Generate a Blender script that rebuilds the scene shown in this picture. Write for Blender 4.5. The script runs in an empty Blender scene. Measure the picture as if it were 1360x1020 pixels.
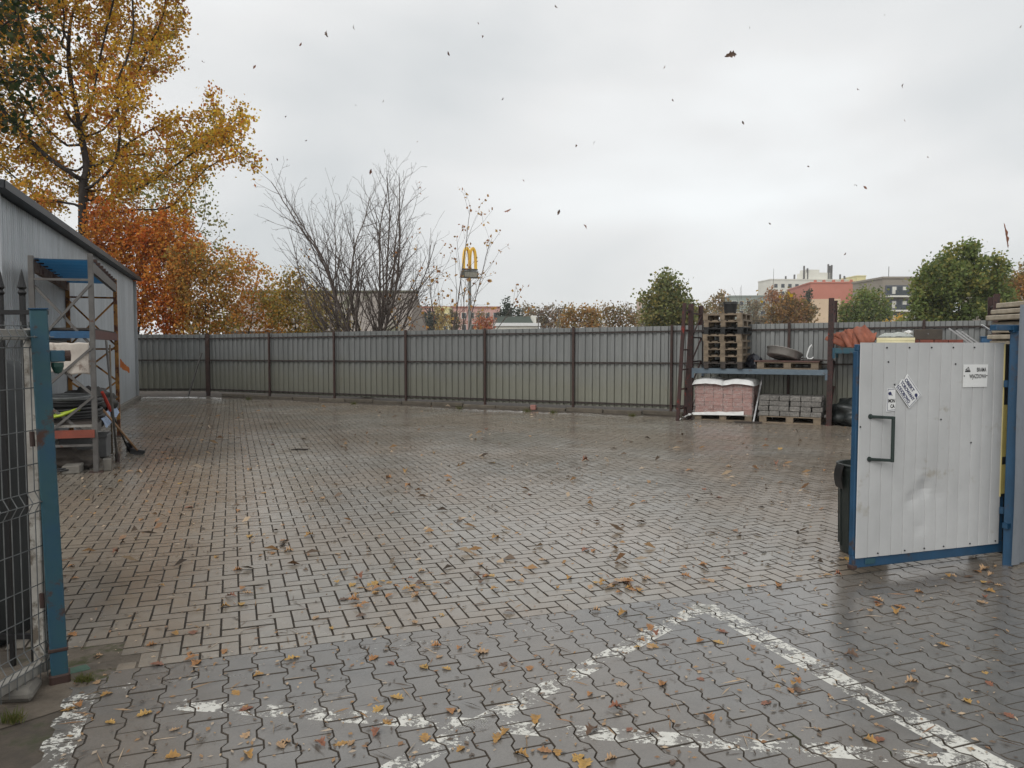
import bpy, bmesh, math, random
import numpy as np
from mathutils import Vector, Matrix, noise, Euler
R = math.radians
random.seed(7); rng = np.random.default_rng(7)
S = bpy.context.scene; COL = S.collection

# ---------------------------------------------------------------- camera
FPX, PITCH, EYE = 1021.0, R(3.03), 1.65
cd = bpy.data.cameras.new('camera'); cam = bpy.data.objects.new('camera', cd); COL.objects.link(cam)
cam.location = (0, 0, EYE); cam.rotation_euler = (R(90) - PITCH, 0, 0)
cd.sensor_width = 36; cd.lens = FPX / 1360 * 36; cd.clip_start = .05; cd.clip_end = 4000
S.camera = cam
# ---------------------------------------------------------------- sky, sun, exposure
W = bpy.data.worlds.new('World'); S.world = W; W.use_nodes = True
nt = W.node_tree; nt.nodes.clear()
def wn(t, **k):
    n = nt.nodes.new(t)
    for a, b in k.items(): setattr(n, a, b)
    return n
wo = wn('ShaderNodeOutputWorld'); bg = wn('ShaderNodeBackground'); nt.links.new(bg.outputs[0], wo.inputs[0])
bg.inputs['Strength'].default_value = .1
sky = wn('ShaderNodeTexSky', sky_type='NISHITA', sun_disc=False)
SUN_EL, SUN_AZ = R(42), R(215)          # azimuth measured clockwise from +Y
sky.sun_elevation = SUN_EL; sky.sun_rotation = SUN_AZ
tc = wn('ShaderNodeTexCoord'); mp = wn('ShaderNodeMapping'); mp.inputs['Scale'].default_value = (1.0, 1.0, 2.2)
mp.inputs['Location'].default_value = (.9, .2, .35)
n1 = wn('ShaderNodeTexNoise'); n1.inputs['Scale'].default_value = 1.9; n1.inputs['Detail'].default_value = 5; n1.inputs['Roughness'].default_value = .42; n1.inputs['Distortion'].default_value = .35
cr = wn('ShaderNodeValToRGB')
cr.color_ramp.elements[0].position = .34; cr.color_ramp.elements[0].color = (.56, .58, .585, 1)
cr.color_ramp.elements[1].position = .64; cr.color_ramp.elements[1].color = (.80, .82, .82, 1)
e = cr.color_ramp.elements.new(.5); e.color = (.70, .705, .70, 1)
sc = wn('ShaderNodeMixRGB', blend_type='MULTIPLY'); sc.inputs[0].default_value = 1; sc.inputs[2].default_value = (10.2, 10.2, 10.25, 1)
mx = wn('ShaderNodeMixRGB'); mx.inputs[0].default_value = .96
L = nt.links.new
L(tc.outputs['Generated'], mp.inputs[0]); L(mp.outputs[0], n1.inputs['Vector']); L(n1.outputs['Fac'], cr.inputs[0])
L(cr.outputs[0], sc.inputs[1]); L(sky.outputs[0], mx.inputs[1]); L(sc.outputs[0], mx.inputs[2]); L(mx.outputs[0], bg.inputs['Color'])
sd = bpy.data.lights.new('sun', 'SUN'); sd.energy = 1.35; sd.angle = R(40); sd.color = (1, .97, .92)
so = bpy.data.objects.new('sun', sd); COL.objects.link(so)
so.rotation_euler = Vector((-math.sin(SUN_AZ) * math.cos(SUN_EL), -math.cos(SUN_AZ) * math.cos(SUN_EL), -math.sin(SUN_EL))).to_track_quat('-Z', 'Y').to_euler()
vs = S.view_settings; vs.view_transform = 'Standard'; vs.look = 'None'; vs.exposure = .3; vs.gamma = 1; vs.use_curve_mapping = False

# ---------------------------------------------------------------- helpers
def lin(v): v /= 255; return v / 12.92 if v <= .04045 else ((v + .055) / 1.055) ** 2.4
def C(r, g, b): return (lin(r), lin(g), lin(b), 1)
def ray(px, py):
    u = (px - 680) / FPX; v = (510 - py) / FPX
    return Vector((u, math.cos(PITCH) + v * math.sin(PITCH), -math.sin(PITCH) + v * math.cos(PITCH)))
def G(px, py, h=0.):
    d = ray(px, py); t = (h - EYE) / d.z; return Vector((d.x * t, d.y * t, h))
def A(px, py, Y):
    d = ray(px, py); t = Y / d.y; return Vector((d.x * t, Y, EYE + d.z * t))
def topx(x, y, z):
    dz = z - EYE; f = y * math.cos(PITCH) - dz * math.sin(PITCH); up = y * math.sin(PITCH) + dz * math.cos(PITCH)
    if f < .1: return (-9999, -9999)
    return (680 + FPX * x / f, 510 - FPX * up / f)
def link(o, parent=None):
    COL.objects.link(o)
    if parent is not None: o.parent = parent
    return o
def tag(o, label=None, cat=None, group=None, kind=None):
    if label: o['label'] = label
    if cat: o['category'] = cat
    if group: o['group'] = group
    if kind: o['kind'] = kind
    return o
def thing(name, loc, rz=0, label=None, cat=None, group=None):
    o = bpy.data.objects.new(name, None); o.location = loc; o.rotation_euler = (0, 0, rz); o.empty_display_size = .1
    link(o); return tag(o, label, cat, group)
def mesh(name, v, f, mat, smooth=False):
    m = bpy.data.meshes.new(name); m.from_pydata([tuple(p) for p in v], [], f); m.update()
    if mat: m.materials.append(mat)
    if smooth: m.polygons.foreach_set('use_smooth', [True] * len(m.polygons))
    return m
def put(name, m, parent=None, loc=(0, 0, 0), rot=(0, 0, 0)):
    o = bpy.data.objects.new(name, m); o.location = loc; o.rotation_euler = rot
    return link(o, parent)
class MB:
    def __init__(s): s.v = []; s.f = []
    def add(s, v, f):
        n = len(s.v); s.v += [Vector(p) for p in v]; s.f += [[i + n for i in q] for q in f]; return s
    def box(s, x0, x1, y0, y1, z0, z1, b=0, M=None):
        if b <= 0:
            v = [(x, y, z) for z in (z0, z1) for y in (y0, y1) for x in (x0, x1)]
            f = [[0, 2, 3, 1], [4, 5, 7, 6], [0, 1, 5, 4], [2, 6, 7, 3], [0, 4, 6, 2], [1, 3, 7, 5]]
        else:
            bm = bmesh.new(); bmesh.ops.create_cube(bm, size=1)
            for q in bm.verts: q.co = Vector(((x0 + x1) / 2 + q.co.x * (x1 - x0), (y0 + y1) / 2 + q.co.y * (y1 - y0), (z0 + z1) / 2 + q.co.z * (z1 - z0)))
            bmesh.ops.bevel(bm, geom=bm.edges[:], offset=b, segments=1, affect='EDGES')
            bm.verts.index_update(); v = [q.co.copy() for q in bm.verts]; f = [[q.index for q in p.verts] for p in bm.faces]; bm.free()
        if M is not None: v = [M @ Vector(p) for p in v]
        return s.add(v, f)
    def bar(s, p, q, w, h, up=(0, 0, 1), b=0):
        p = Vector(p); q = Vector(q); d = q - p; l = d.length; d.normalize(); up = Vector(up)
        if abs(d.dot(up)) > .99: up = Vector((0, 1, 0))
        y = up.cross(d).normalized(); z = d.cross(y)
        M = Matrix(((d.x, y.x, z.x, p.x), (d.y, y.y, z.y, p.y), (d.z, y.z, z.z, p.z), (0, 0, 0, 1)))
        return s.box(0, l, -w / 2, w / 2, -h / 2, h / 2, b, M)
    def tube(s, pts, r, n=8, cap=True, close=False):
        pts = [Vector(p) for p in pts]; k = len(pts); rr = r if isinstance(r, (list, tuple)) else [r] * k
        v = []; f = []; ux = None
        for i, p in enumerate(pts):
            d = (pts[(i + 1) % k] - pts[i - 1]) if close else (pts[min(i + 1, k - 1)] - pts[max(i - 1, 0)])
            d.normalize()
            if ux is None: ux = d.orthogonal().normalized()
            ux = (ux - d * ux.dot(d)).normalized(); uy = d.cross(ux)
            for j in range(n):
                a = 2 * math.pi * j / n; v.append(p + (ux * math.cos(a) + uy * math.sin(a)) * rr[i])
        for i in range(k if close else k - 1):
            for j in range(n):
                a, b2 = i * n + j, i * n + (j + 1) % n; c2, d2 = ((i + 1) % k) * n + (j + 1) % n, ((i + 1) % k) * n + j
                f.append([a, b2, c2, d2])
        if cap and not close: f.append(list(range(n))[::-1]); f.append([(k - 1) * n + j for j in range(n)])
        return s.add(v, f)
    def lathe(s, prof, n=24, M=None):
        v = []; f = []
        for r, z in prof:
            for j in range(n): a = 2 * math.pi * j / n; v.append(Vector((r * math.cos(a), r * math.sin(a), z)))
        for i in range(len(prof) - 1):
            for j in range(n): f.append([i * n + j, i * n + (j + 1) % n, (i + 1) * n + (j + 1) % n, (i + 1) * n + j])
        if M is not None: v = [M @ p for p in v]
        return s.add(v, f)
    def grid(s, fn, nu, nv):
        v = [fn(i / nu, j / nv) for j in range(nv + 1) for i in range(nu + 1)]
        f = [[j * (nu + 1) + i, j * (nu + 1) + i + 1, (j + 1) * (nu + 1) + i + 1, (j + 1) * (nu + 1) + i] for j in range(nv) for i in range(nu)]
        return s.add(v, f)
    def mesh(s, name, mat, smooth=False): return mesh(name, s.v, s.f, mat, smooth)
    def build(s, name, mat, parent=None, loc=(0, 0, 0), rot=(0, 0, 0), smooth=False): return put(name, s.mesh(name, mat, smooth), parent, loc, rot)
def fastmesh(name, V, Fq, mat, colors=None, k=4):
    """V (n,3) array, Fq (m,k) array of indices, optional per-vertex colours (n,3)"""
    m = bpy.data.meshes.new(name); n = len(V); q = len(Fq)
    m.vertices.add(n); m.vertices.foreach_set('co', np.ascontiguousarray(V, dtype=np.float32).ravel())
    m.loops.add(q * k); m.loops.foreach_set('vertex_index', np.ascontiguousarray(Fq, dtype=np.int32).ravel())
    m.polygons.add(q); m.polygons.foreach_set('loop_start', np.arange(q, dtype=np.int32) * k); m.polygons.foreach_set('loop_total', np.full(q, k, dtype=np.int32))
    if colors is not None:
        a = m.color_attributes.new('tint', 'FLOAT_COLOR', 'POINT')
        a.data.foreach_set('color', np.ascontiguousarray(np.c_[colors, np.ones(n)], dtype=np.float32).ravel())
    m.update(calc_edges=True); m.validate()
    if mat: m.materials.append(mat)
    return m

# ---------------------------------------------------------------- materials
class NT:
    def __init__(s, name):
        s.m = bpy.data.materials.new(name); s.m.use_nodes = True; s.t = s.m.node_tree; s.n = s.t.nodes
        s.b = s.n['Principled BSDF']; s.out = s.n['Material Output']; s.geo = s.n.new('ShaderNodeNewGeometry'); s.pos = s.geo.outputs['Position']
    def l(s, a, b): s.t.links.new(a, b)
    def node(s, t, **k):
        n = s.n.new(t)
        for a, b in k.items(): setattr(n, a, b)
        return n
    def noise(s, scale, detail=4, rough=.55, vec=None, stretch=None, off=None):
        n = s.n.new('ShaderNodeTexNoise'); n.inputs['Scale'].default_value = scale; n.inputs['Detail'].default_value = detail; n.inputs['Roughness'].default_value = rough
        v = vec or s.pos
        if stretch or off:
            mp = s.n.new('ShaderNodeMapping'); s.l(v, mp.inputs[0]); v = mp.outputs[0]
            if stretch: mp.inputs['Scale'].default_value = stretch
            if off: mp.inputs['Location'].default_value = off
        s.l(v, n.inputs['Vector']); return n.outputs['Fac']
    def ramp(s, fac, stops):
        n = s.n.new('ShaderNodeValToRGB'); el = n.color_ramp.elements
        while len(el) < len(stops): el.new(.5)
        for e, (p, c) in zip(el, stops): e.position = p; e.color = c if isinstance(c, (tuple, list)) else (c, c, c, 1)
        s.l(fac, n.inputs[0]); return n.outputs[0]
    def mix(s, fac, a, b, mode='MIX'):
        n = s.n.new('ShaderNodeMixRGB'); n.blend_type = mode
        for i, x in enumerate((fac, a, b)):
            if isinstance(x, (int, float)): n.inputs[i].default_value = x if i == 0 else (x, x, x, 1)
            elif isinstance(x, (tuple, list)): n.inputs[i].default_value = x
            else: s.l(x, n.inputs[i])
        return n.outputs[0]
    def math(s, op, a, b=0.):
        n = s.n.new('ShaderNodeMath'); n.operation = op
        for i, x in enumerate((a, b)):
            if isinstance(x, (int, float)): n.inputs[i].default_value = x
            else: s.l(x, n.inputs[i])
        return n.outputs[0]
    def set(s, k, x):
        i = s.b.inputs[k]
        if isinstance(x, (int, float)): i.default_value = x
        elif isinstance(x, (tuple, list)): i.default_value = x
        else: s.l(x, i)
    def bump(s, h, strength=.3, dist=.01):
        n = s.n.new('ShaderNodeBump'); n.inputs['Strength'].default_value = strength; n.inputs['Distance'].default_value = dist
        s.l(h, n.inputs['Height']); s.l(n.outputs[0], s.b.inputs['Normal'])
MATS = {}
def mat(name, c1, c2=None, scale=6, rough=.6, metal=0., bump=.15, stretch=None, stain=None, stain_at=.62, stain_scale=3, rnd=.0, bdist=.006, spec=.5):
    """two-tone noise with an optional third colour in patches (wear or dirt)"""
    if name in MATS: return MATS[name]
    t = NT(name); c2 = c2 or tuple(x * .72 for x in c1[:3]) + (1,)
    col = t.mix(t.ramp(t.noise(scale, 5, .6, stretch=stretch), [(.3, 0.), (.7, 1.)]), c1, c2)
    col = t.mix(t.ramp(t.noise(scale * 9, 3), [(.35, .0), (.75, .35)]), col, c2)
    rg = rough
    if stain:
        msk = t.ramp(t.noise(stain_scale, 8, .68, off=(3.1, 1.7, 5.2)), [(stain_at - .04, 0.), (stain_at + .04, 1.)])
        col = t.mix(msk, col, stain); rg = t.math('ADD', t.math('MULTIPLY', msk, .25), rough)
    if rnd:
        oi = t.node('ShaderNodeObjectInfo'); f = t.math('ADD', t.math('MULTIPLY', oi.outputs['Random'], rnd), 1 - rnd / 2)
        col = t.mix(1., col, f, 'MULTIPLY')
    t.set('Base Color', col); t.set('Roughness', rg); t.set('Metallic', metal); t.set('Specular IOR Level', spec)
    if bump: t.bump(t.noise(scale * 5, 6, .65, stretch=stretch), bump, bdist)
    MATS[name] = t.m; return t.m
def tint_mat(name, rough=.55, trans=.25, spec=.3):
    """leaves coloured one by one through a stored colour"""
    t = NT(name); a = t.node('ShaderNodeAttribute', attribute_name='tint'); t.set('Base Color', a.outputs['Color']); t.set('Roughness', rough); t.set('Specular IOR Level', spec)
    tr = t.node('ShaderNodeBsdfTranslucent'); t.l(a.outputs['Color'], tr.inputs['Color'])
    ms = t.node('ShaderNodeMixShader'); ms.inputs[0].default_value = trans; t.l(t.b.outputs[0], ms.inputs[1]); t.l(tr.outputs[0], ms.inputs[2]); t.l(ms.outputs[0], t.out.inputs[0])
    return t.m
RUST = C(92, 52, 34)
m_bluepaint = mat('blue_paint_worn', C(32, 74, 106), C(28, 62, 88), 5, .42, .0, .2, stain=C(62, 50, 44), stain_at=.62, stain_scale=5)
m_tealpaint = mat('teal_paint_worn', C(32, 70, 94), C(40, 78, 84), 6, .5, .0, .35, stain=C(70, 48, 40), stain_at=.585, stain_scale=6)
m_rackblue = mat('rack_blue_faded', C(100, 114, 124), C(80, 94, 106), 8, .5, 0, .1, stain=C(80, 60, 52), stain_at=.64, stain_scale=7)
m_darkblue = mat('rack_blue_deep', C(36, 84, 122), C(28, 66, 98), 8, .5, 0, .1)
m_redrust = mat('red_oxide_upright', C(66, 38, 34), C(44, 30, 28), 9, .7, 0, .25, stain=C(126, 46, 38), stain_at=.63, stain_scale=6)
m_rust = mat('rust_brown', C(70, 48, 40), C(48, 36, 33), 8, .75, 0, .2)
m_greysteel = mat('grey_painted_steel', C(106, 104, 101), C(80, 77, 75), 7, .6, .2, .15, stain=RUST, stain_at=.66, stain_scale=7)
m_yellowrust = mat('yellow_steel_rusty', C(168, 120, 46), C(120, 78, 34), 7, .65, 0, .2, stain=C(84, 50, 34), stain_at=.52, stain_scale=8)
m_white = mat('white_cladding_paint', C(187, 188, 188), C(174, 175, 175), 2.5, .4, 0, .05, stain=C(158, 154, 146), stain_at=.64, stain_scale=2.6)
m_whiteframe = mat('dirty_white_steel', C(160, 158, 152), C(124, 120, 114), 6, .5, .1, .15, stain=C(84, 76, 66), stain_at=.56, stain_scale=6)
m_wire = mat('galvanised_wire', C(120, 122, 122), C(92, 94, 94), 20, .45, .5, 0)
m_black = mat('black_iron', C(22, 22, 24), C(16, 16, 17), 10, .45, .2, .1)
m_darkplastic = mat('dark_plastic', C(44, 50, 48), C(34, 40, 38), 6, .45, 0, .1)
m_rubber = mat('black_rubber', C(34, 34, 35), C(24, 24, 25), 8, .5, 0, .1)
m_wood = mat('weathered_pallet_wood', C(136, 121, 102), C(100, 88, 74), 9, .8, 0, .25, stretch=(1, 1, 1), rnd=.35)
m_wooddark = mat('wet_dark_wood', C(66, 58, 52), C(48, 42, 38), 9, .7, 0, .25, rnd=.25)
m_planks = mat('pale_planks', C(176, 166, 148), C(140, 130, 114), 8, .75, 0, .2, rnd=.3)
m_concrete = mat('concrete_grey', C(128, 124, 116), C(98, 94, 88), 7, .85, 0, .35, stain=C(70, 72, 56), stain_at=.64, stain_scale=4, rnd=.2)
m_redpaver = mat('red_concrete_block', C(158, 112, 102), C(138, 96, 88), 14, .8, 0, .25, rnd=.22)
m_greypaver = mat('grey_split_stone', C(142, 138, 132), C(86, 84, 82), 30, .85, 0, .6, rnd=.4, bdist=.02)
m_clay = mat('orange_clay_tile', C(156, 92, 68), C(128, 74, 56), 9, .7, 0, .2, rnd=.3)
m_steelthin = mat('bare_metal', C(150, 150, 150), C(110, 110, 112), 12, .35, .7, .1)
m_signwhite = mat('sign_white', C(226, 227, 226), C(214, 215, 214), 4, .3, 0, 0)
m_ink = mat('sign_black_print', C(24, 24, 26), C(24, 24, 26), 4, .4, 0, 0)
m_navy = mat('sign_navy_print', C(38, 42, 86), C(38, 42, 86), 4, .4, 0, 0)
m_bark = mat('dark_bark', C(58, 50, 45), C(36, 32, 30), 12, .9, 0, .5, bdist=.02)
m_barkgrey = mat('grey_bark', C(92, 84, 78), C(60, 54, 52), 14, .9, 0, .4)
m_leaf = tint_mat('leaf', .55, .55); m_leafwet = tint_mat('leaf_on_ground', .42, .05, .4)

def sheet_mat(name, top, low, zsplit, soft=.25, algae=.6):
    t = NT(name); z = t.node('ShaderNodeSeparateXYZ'); t.l(t.pos, z.inputs[0])
    streak = t.noise(2.2, 5, .6, stretch=(3, 3, .25)); blot = t.noise(1.1, 5, .6)
    base = t.mix(t.ramp(streak, [(.3, 0.), (.7, 1.)]), top, tuple(x * .74 for x in top[:3]) + (1,))
    h = t.math('ADD', z.outputs['Z'], t.math('MULTIPLY', t.math('SUBTRACT', blot, .5), .9))
    mk = t.node('ShaderNodeMapRange'); mk.inputs['From Min'].default_value = zsplit + soft; mk.inputs['From Max'].default_value = zsplit - soft; t.l(h, mk.inputs['Value'])
    col = t.mix(t.math('MULTIPLY', mk.outputs[0], algae), base, low)
    col = t.mix(t.ramp(t.noise(24, 4, .7, stretch=(1, 1, .3)), [(.55, 0.), (.8, .45)]), col, tuple(x * .5 for x in top[:3]) + (1,))
    oi = t.node('ShaderNodeObjectInfo'); col = t.mix(1., col, t.math('ADD', t.math('MULTIPLY', oi.outputs['Random'], .30), .82), 'MULTIPLY')
    col = t.mix(t.ramp(t.noise(3.2, 7, .75, stretch=(1.4, 1.4, .35), off=(2, 5, 1)), [(.62, 0.), (.72, .55)]), col, C(96, 78, 60))
    t.set('Base Color', col); t.set('Metallic', .35); t.set('Roughness', t.math('ADD', t.math('MULTIPLY', blot, .3), .36))
    t.bump(t.noise(9, 5, .6, stretch=(1, 1, .5)), .06, .01); return t.m
m_fence = sheet_mat('galvanised_fence_sheet', C(136, 138, 137), C(130, 129, 113), .95, .35, .7)
m_shed = sheet_mat('shed_sheet_steel', C(182, 187, 191), C(140, 142, 142), .5, .5, .5)
m_panel = sheet_mat('new_galvanised_sheet', C(146, 154, 164), C(138, 142, 146), .8, .4, .5)
m_roofdark = mat('dark_roof_edge', C(48, 50, 54), C(36, 38, 42), 7, .5, .2, .1)

# ---------------------------------------------------------------- ground
AX = R(20.); U = Vector((math.cos(AX), math.sin(AX), 0)); V = Vector((-math.sin(AX), math.cos(AX), 0))
ORG = G(319, 869)
def uv2w(u, v, z=0.): return ORG + U * u + V * v + Vector((0, 0, z))
def w2uv(p): d = Vector((p[0], p[1], 0)) - Vector((ORG.x, ORG.y, 0)); return d.dot(U), d.dot(V)
def und(x, y):
    return .006 * noise.noise((x * .45, y * .45, 3.3)) + .003 * noise.noise((x * 1.3, y * 1.3, 9.1))
def ground_mat():
    t = NT('bare_soil'); n = t.noise(.8, 8, .65); n2 = t.noise(9, 6, .7)
    col = t.mix(t.ramp(n, [(.35, 0.), (.65, 1.)]), C(104, 92, 78), C(84, 80, 62)); col = t.mix(t.ramp(n2, [(.4, 0.), (.7, .6)]), col, C(66, 56, 48))
    t.set('Base Color', col); t.set('Roughness', .85); t.bump(n2, .5, .03); return t.m
m_soil = ground_mat()
gs = 1500.
tag(put('ground', mesh('ground', [(-gs, -gs, -.045), (gs, -gs, -.045), (gs, gs, -.045), (-gs, gs, -.045)], [[0, 1, 2, 3]], m_soil)), 'bare brown soil ground', None, None, 'structure')
# fence line and shed wall line in plan
F0, F1, F2 = G(185, 525), G(278, 525), G(900, 551)
FD = (F2 - F1).normalized(); FN = Vector((FD.y, -FD.x, 0));
if FN.y > 0: FN = -FN                                  # FN points towards the yard
SH_FAR = G(182, 529); SH_NEAR = SH_FAR - V * 14.35      # shed wall runs along V
def in_yard(x, y, m=.0):
    p = Vector((x, y, 0)); d1 = (p - F1).dot(FN); d2 = F1.y - y if x < F1.x else 9
    d3 = (p - SH_NEAR).dot(U) if y > SH_NEAR.y - 4 else 9
    return d1 > m and d2 > m and d3 > .15

def paver_mat(name, source, c1, c2, dirt, dirt_amt):
    t = NT(name)
    if source == 'object': rnd = t.node('ShaderNodeObjectInfo').outputs['Random']
    else:
        a = t.node('ShaderNodeAttribute', attribute_name='tint'); rnd = a.outputs['Fac']
    col = t.mix(rnd, c1, c2)
    f = t.math('ADD', t.math('MULTIPLY', rnd, .34), .83); col = t.mix(1., col, f, 'MULTIPLY')
    big = t.noise(.42, 6, .6); fine = t.noise(75, 4, .75); mid = t.noise(6, 6, .65); grit = t.noise(260, 2, .6)
    col = t.mix(t.math('MULTIPLY', t.ramp(mid, [(.4, 0.), (.72, 1.)]), .55), col, tuple(x * .62 for x in c2[:3]) + (1,))
    col = t.mix(t.math('MULTIPLY', t.ramp(big, [(.42, 0.), (.56, 1.)]), dirt_amt), col, dirt)
    col = t.mix(t.ramp(fine, [(.45, 0.), (.8, .5)]), col, tuple(x * .45 for x in c1[:3]) + (1,))
    col = t.mix(t.ramp(grit, [(.62, 0.), (.8, .35)]), col, C(176, 168, 158))
    t.set('Base Color', col)
    wet = t.noise(.55, 5, .6, off=(7.7, 2.2, 0)); wet2 = t.noise(3.5, 4, .6)
    w = t.math('ADD', t.math('MULTIPLY', wet, .75), t.math('MULTIPLY', wet2, .25))
    t.set('Roughness', t.ramp(w, [(.36, .10), (.66, .36)])); t.set('Specular IOR Level', .8)
    h = t.math('ADD', t.math('MULTIPLY', fine, .6), t.math('MULTIPLY', grit, .5)); t.bump(h, .24, .002)
    return t.m
HB1, HB2 = C(145, 138, 127), C(123, 119, 112)
BH1, BH2 = C(110, 108, 105), C(98, 97, 95)
DIRT = C(124, 110, 94)
m_hb_o = paver_mat('herringbone_paver', 'object', HB1, HB2, DIRT, .7); m_hb_s = paver_mat('herringbone_paver_field', 'attr', HB1, HB2, DIRT, .7)
m_bh_o = paver_mat('interlocking_paver', 'object', BH1, BH2, DIRT, .3); m_bh_s = paver_mat('interlocking_paver_field', 'attr', BH1, BH2, DIRT, .3)
m_joint = mat('joint_sand', C(84, 75, 65), C(60, 54, 47), 14, .8, 0, .5, stain=C(58, 62, 40), stain_at=.66, stain_scale=2)
def bed_fn(s, t2):
    p = uv2w(-13 + 26 * s, -5.5 + 33 * t2); return Vector((p.x, p.y, -.0105 + und(p.x, p.y)))
yard = MB().grid(bed_fn, 52, 66).build('yard_paving', m_joint, smooth=True)
tag(yard, 'wet brown-grey yard paving laid in herringbone up to the metal fence', None, None, 'structure')
drive = MB().grid(lambda s, t2: uv2w(-2.3 + 12 * s, -5.0 + 4.99 * t2, -.0065 + und(*uv2w(-2.3 + 12 * s, -5.0 + 4.99 * t2).xy)), 24, 10).build('driveway_paving', m_joint, smooth=True)
tag(drive, 'wet grey driveway of interlocking wavy-edged concrete pavers with worn white lines', None, None, 'structure')

def paver_mesh(poly, inset=.0035, cham=.0035):
    """poly: outline without joint; returns (verts, faces) with a chamfered top and a short skirt"""
    n = len(poly); c = [sum(p[0] for p in poly) / n, sum(p[1] for p in poly) / n]
    def off(d):
        out = []
        for i in range(n):
            a, b, e = Vector(poly[i - 1]), Vector(poly[i]), Vector(poly[(i + 1) % n])
            n1 = (b - a).normalized(); n2 = (e - b).normalized(); n1 = Vector((-n1.y, n1.x)); n2 = Vector((-n2.y, n2.x))
            m = (n1 + n2); m = m / max(.3, (1 + n1.dot(n2))); out.append(b + m * d)
        return out
    o1 = off(inset); o2 = off(inset + cham)
    v = [(p.x, p.y, 0) for p in o2] + [(p.x, p.y, -.0035) for p in o1] + [(p.x, p.y, -.016) for p in o1]
    f = [list(range(n))]
    for k in (0, 1):
        for i in range(n): j = (i + 1) % n; f.append([k * n + i, (k + 1) * n + i, (k + 1) * n + j, k * n + j])
    return v, f, o2
def beh_side(y): y = abs(y); return .07 + .0125 * (1 if y > .066 else -1 if y < .034 else (y - .05) / .016)
def beh_poly(y0=-.1, y1=.1):
    ys = [y for y in (-.1, -.066, -.034, .034, .066, .1) if y0 <= y <= y1]
    if y0 == 0: ys = [0.] + ys
    if y1 == 0: ys = ys + [0.]
    return [(beh_side(y), y) for y in ys] + [(-beh_side(y), y) for y in reversed(ys)]
SHAPES = {'B': beh_poly(), 'BT': beh_poly(-.1, 0), 'H': [(-.1, -.05), (.1, -.05), (.1, .05), (-.1, .05)], 'Q': [(-.05, -.05), (.05, -.05), (.05, .05), (-.05, .05)]}
GEO = {k: paver_mesh(p, .0042 if k in 'HQ' else .0022, .0022 if k in 'HQ' else .002) for k, p in SHAPES.items()}
pav = {'hb': [], 'bh': []}                              # (shape, u, v, turn)
N0 = 130
for i in range(-N0, N0):                                # herringbone lattice on a 0.1 m grid
    for j in range(-N0, N0):
        a, b = i - 2 * j, i + 2 * j                     # lattice i*(1,1)+j*(-2,2)
        for kind in (0, 1):
            cu, cv = ((a + 1) * .1, (b + .5) * .1) if kind == 0 else ((a + .5) * .1, (b + 2) * .1)
            if cv < -.05 or cv > 27 or abs(cu) > 13: continue
            if kind == 1 and abs(cv) < .02: pav['hb'].append(('Q', cu, .05, 0)); continue
            if cv < .04: continue
            pav['hb'].append(('H', cu, cv, math.pi / 2 * kind))
for i in range(-16, 70):
    cu = i * .14
    for j in range(-26, 1):
        cv = j * .2 - .1 - (.1 if i % 2 else 0) 
        if i % 2 and j == 0: pav['bh'].append(('BT', cu, 0., 0))
        if cv > -.05: continue
        pav['bh'].append(('B', cu, cv, 0))
LEFT_EDGE_A, LEFT_EDGE_B = G(72, 932), G(28, 1020)      # left margin of the driveway paving
paint_src = []
def lay(key, structure, m_obj, m_stuff, name, stuffname):
    items = []
    for sh, u, v, tn in pav[key]:
        p = uv2w(u, v)
        if p.y < .2: continue
        q = topx(p.x, p.y, 0)
        if not (-260 < q[0] < 1620 and q[1] < 1700): continue
        if key == 'hb':
            if not in_yard(p.x, p.y, .75 + .35 * noise.noise((p.x * .8, p.y * .8, 1))): continue
            if p.x < -2.05 and p.y < 4.1: continue
        else:
            e = LEFT_EDGE_B - LEFT_EDGE_A
            if e.x * (p.y - LEFT_EDGE_A.y) - e.y * (p.x - LEFT_EDGE_A.x) < 0: continue
        vis = 0 <= q[0] <= 1360 and q[1] <= 1020
        items.append((0 if vis else 1, p.length, sh, u, v, tn, p))
    items.sort(key=lambda t: (t[0], t[1]))
    Vs = []; Fs = []; base = 0; vals = []
    meshes = {k: mesh(name, GEO[k][0], GEO[k][1], m_obj) for k in GEO if any(it[2] == k for it in items)}
    for k, m_ in meshes.items(): m_.materials.append(m_joint); m_.polygons.foreach_set('material_index', [0] + [1] * (len(m_.polygons) - 1))
    mi = []
    for n, (vis, d, sh, u, v, tn, p) in enumerate(items):
        z = und(p.x, p.y) + random.uniform(-.0016, .0016); rx, ry = random.gauss(0, .006), random.gauss(0, .006)
        eul = Euler((rx, ry, AX + tn + random.gauss(0, .006)), 'XYZ'); Mx = Matrix.Translation((p.x, p.y, z)) @ eul.to_matrix().to_4x4()
        if key == 'bh': paint_src.append((GEO[sh][2], Mx))
        if n < 300 and not vis:
            o = bpy.data.objects.new(name, meshes[sh]); o.location = (p.x, p.y, z); o.rotation_euler = eul; link(o, structure)
        else:
            r = random.random(); gv, gf, _ = GEO[sh]
            Vs += [Mx @ Vector(q) for q in gv]; Fs += [[i + base for i in f] for f in gf]; base += len(gv); vals += [r] * len(gv); mi += [0] + [1] * (len(gf) - 1)
    m = mesh(stuffname, Vs, Fs, m_stuff); m.materials.append(m_joint); m.polygons.foreach_set('material_index', mi); a = m.color_attributes.new('tint', 'FLOAT_COLOR', 'POINT')
    a.data.foreach_set('color', np.repeat(np.array(vals, dtype=np.float32), 4))
    tag(put(stuffname, m, structure), None, None, None, 'stuff')
lay('hb', yard, m_hb_o, m_hb_s, 'paver', 'paver_field')
lay('bh', drive, m_bh_o, m_bh_s, 'paver', 'paver_field')

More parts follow.
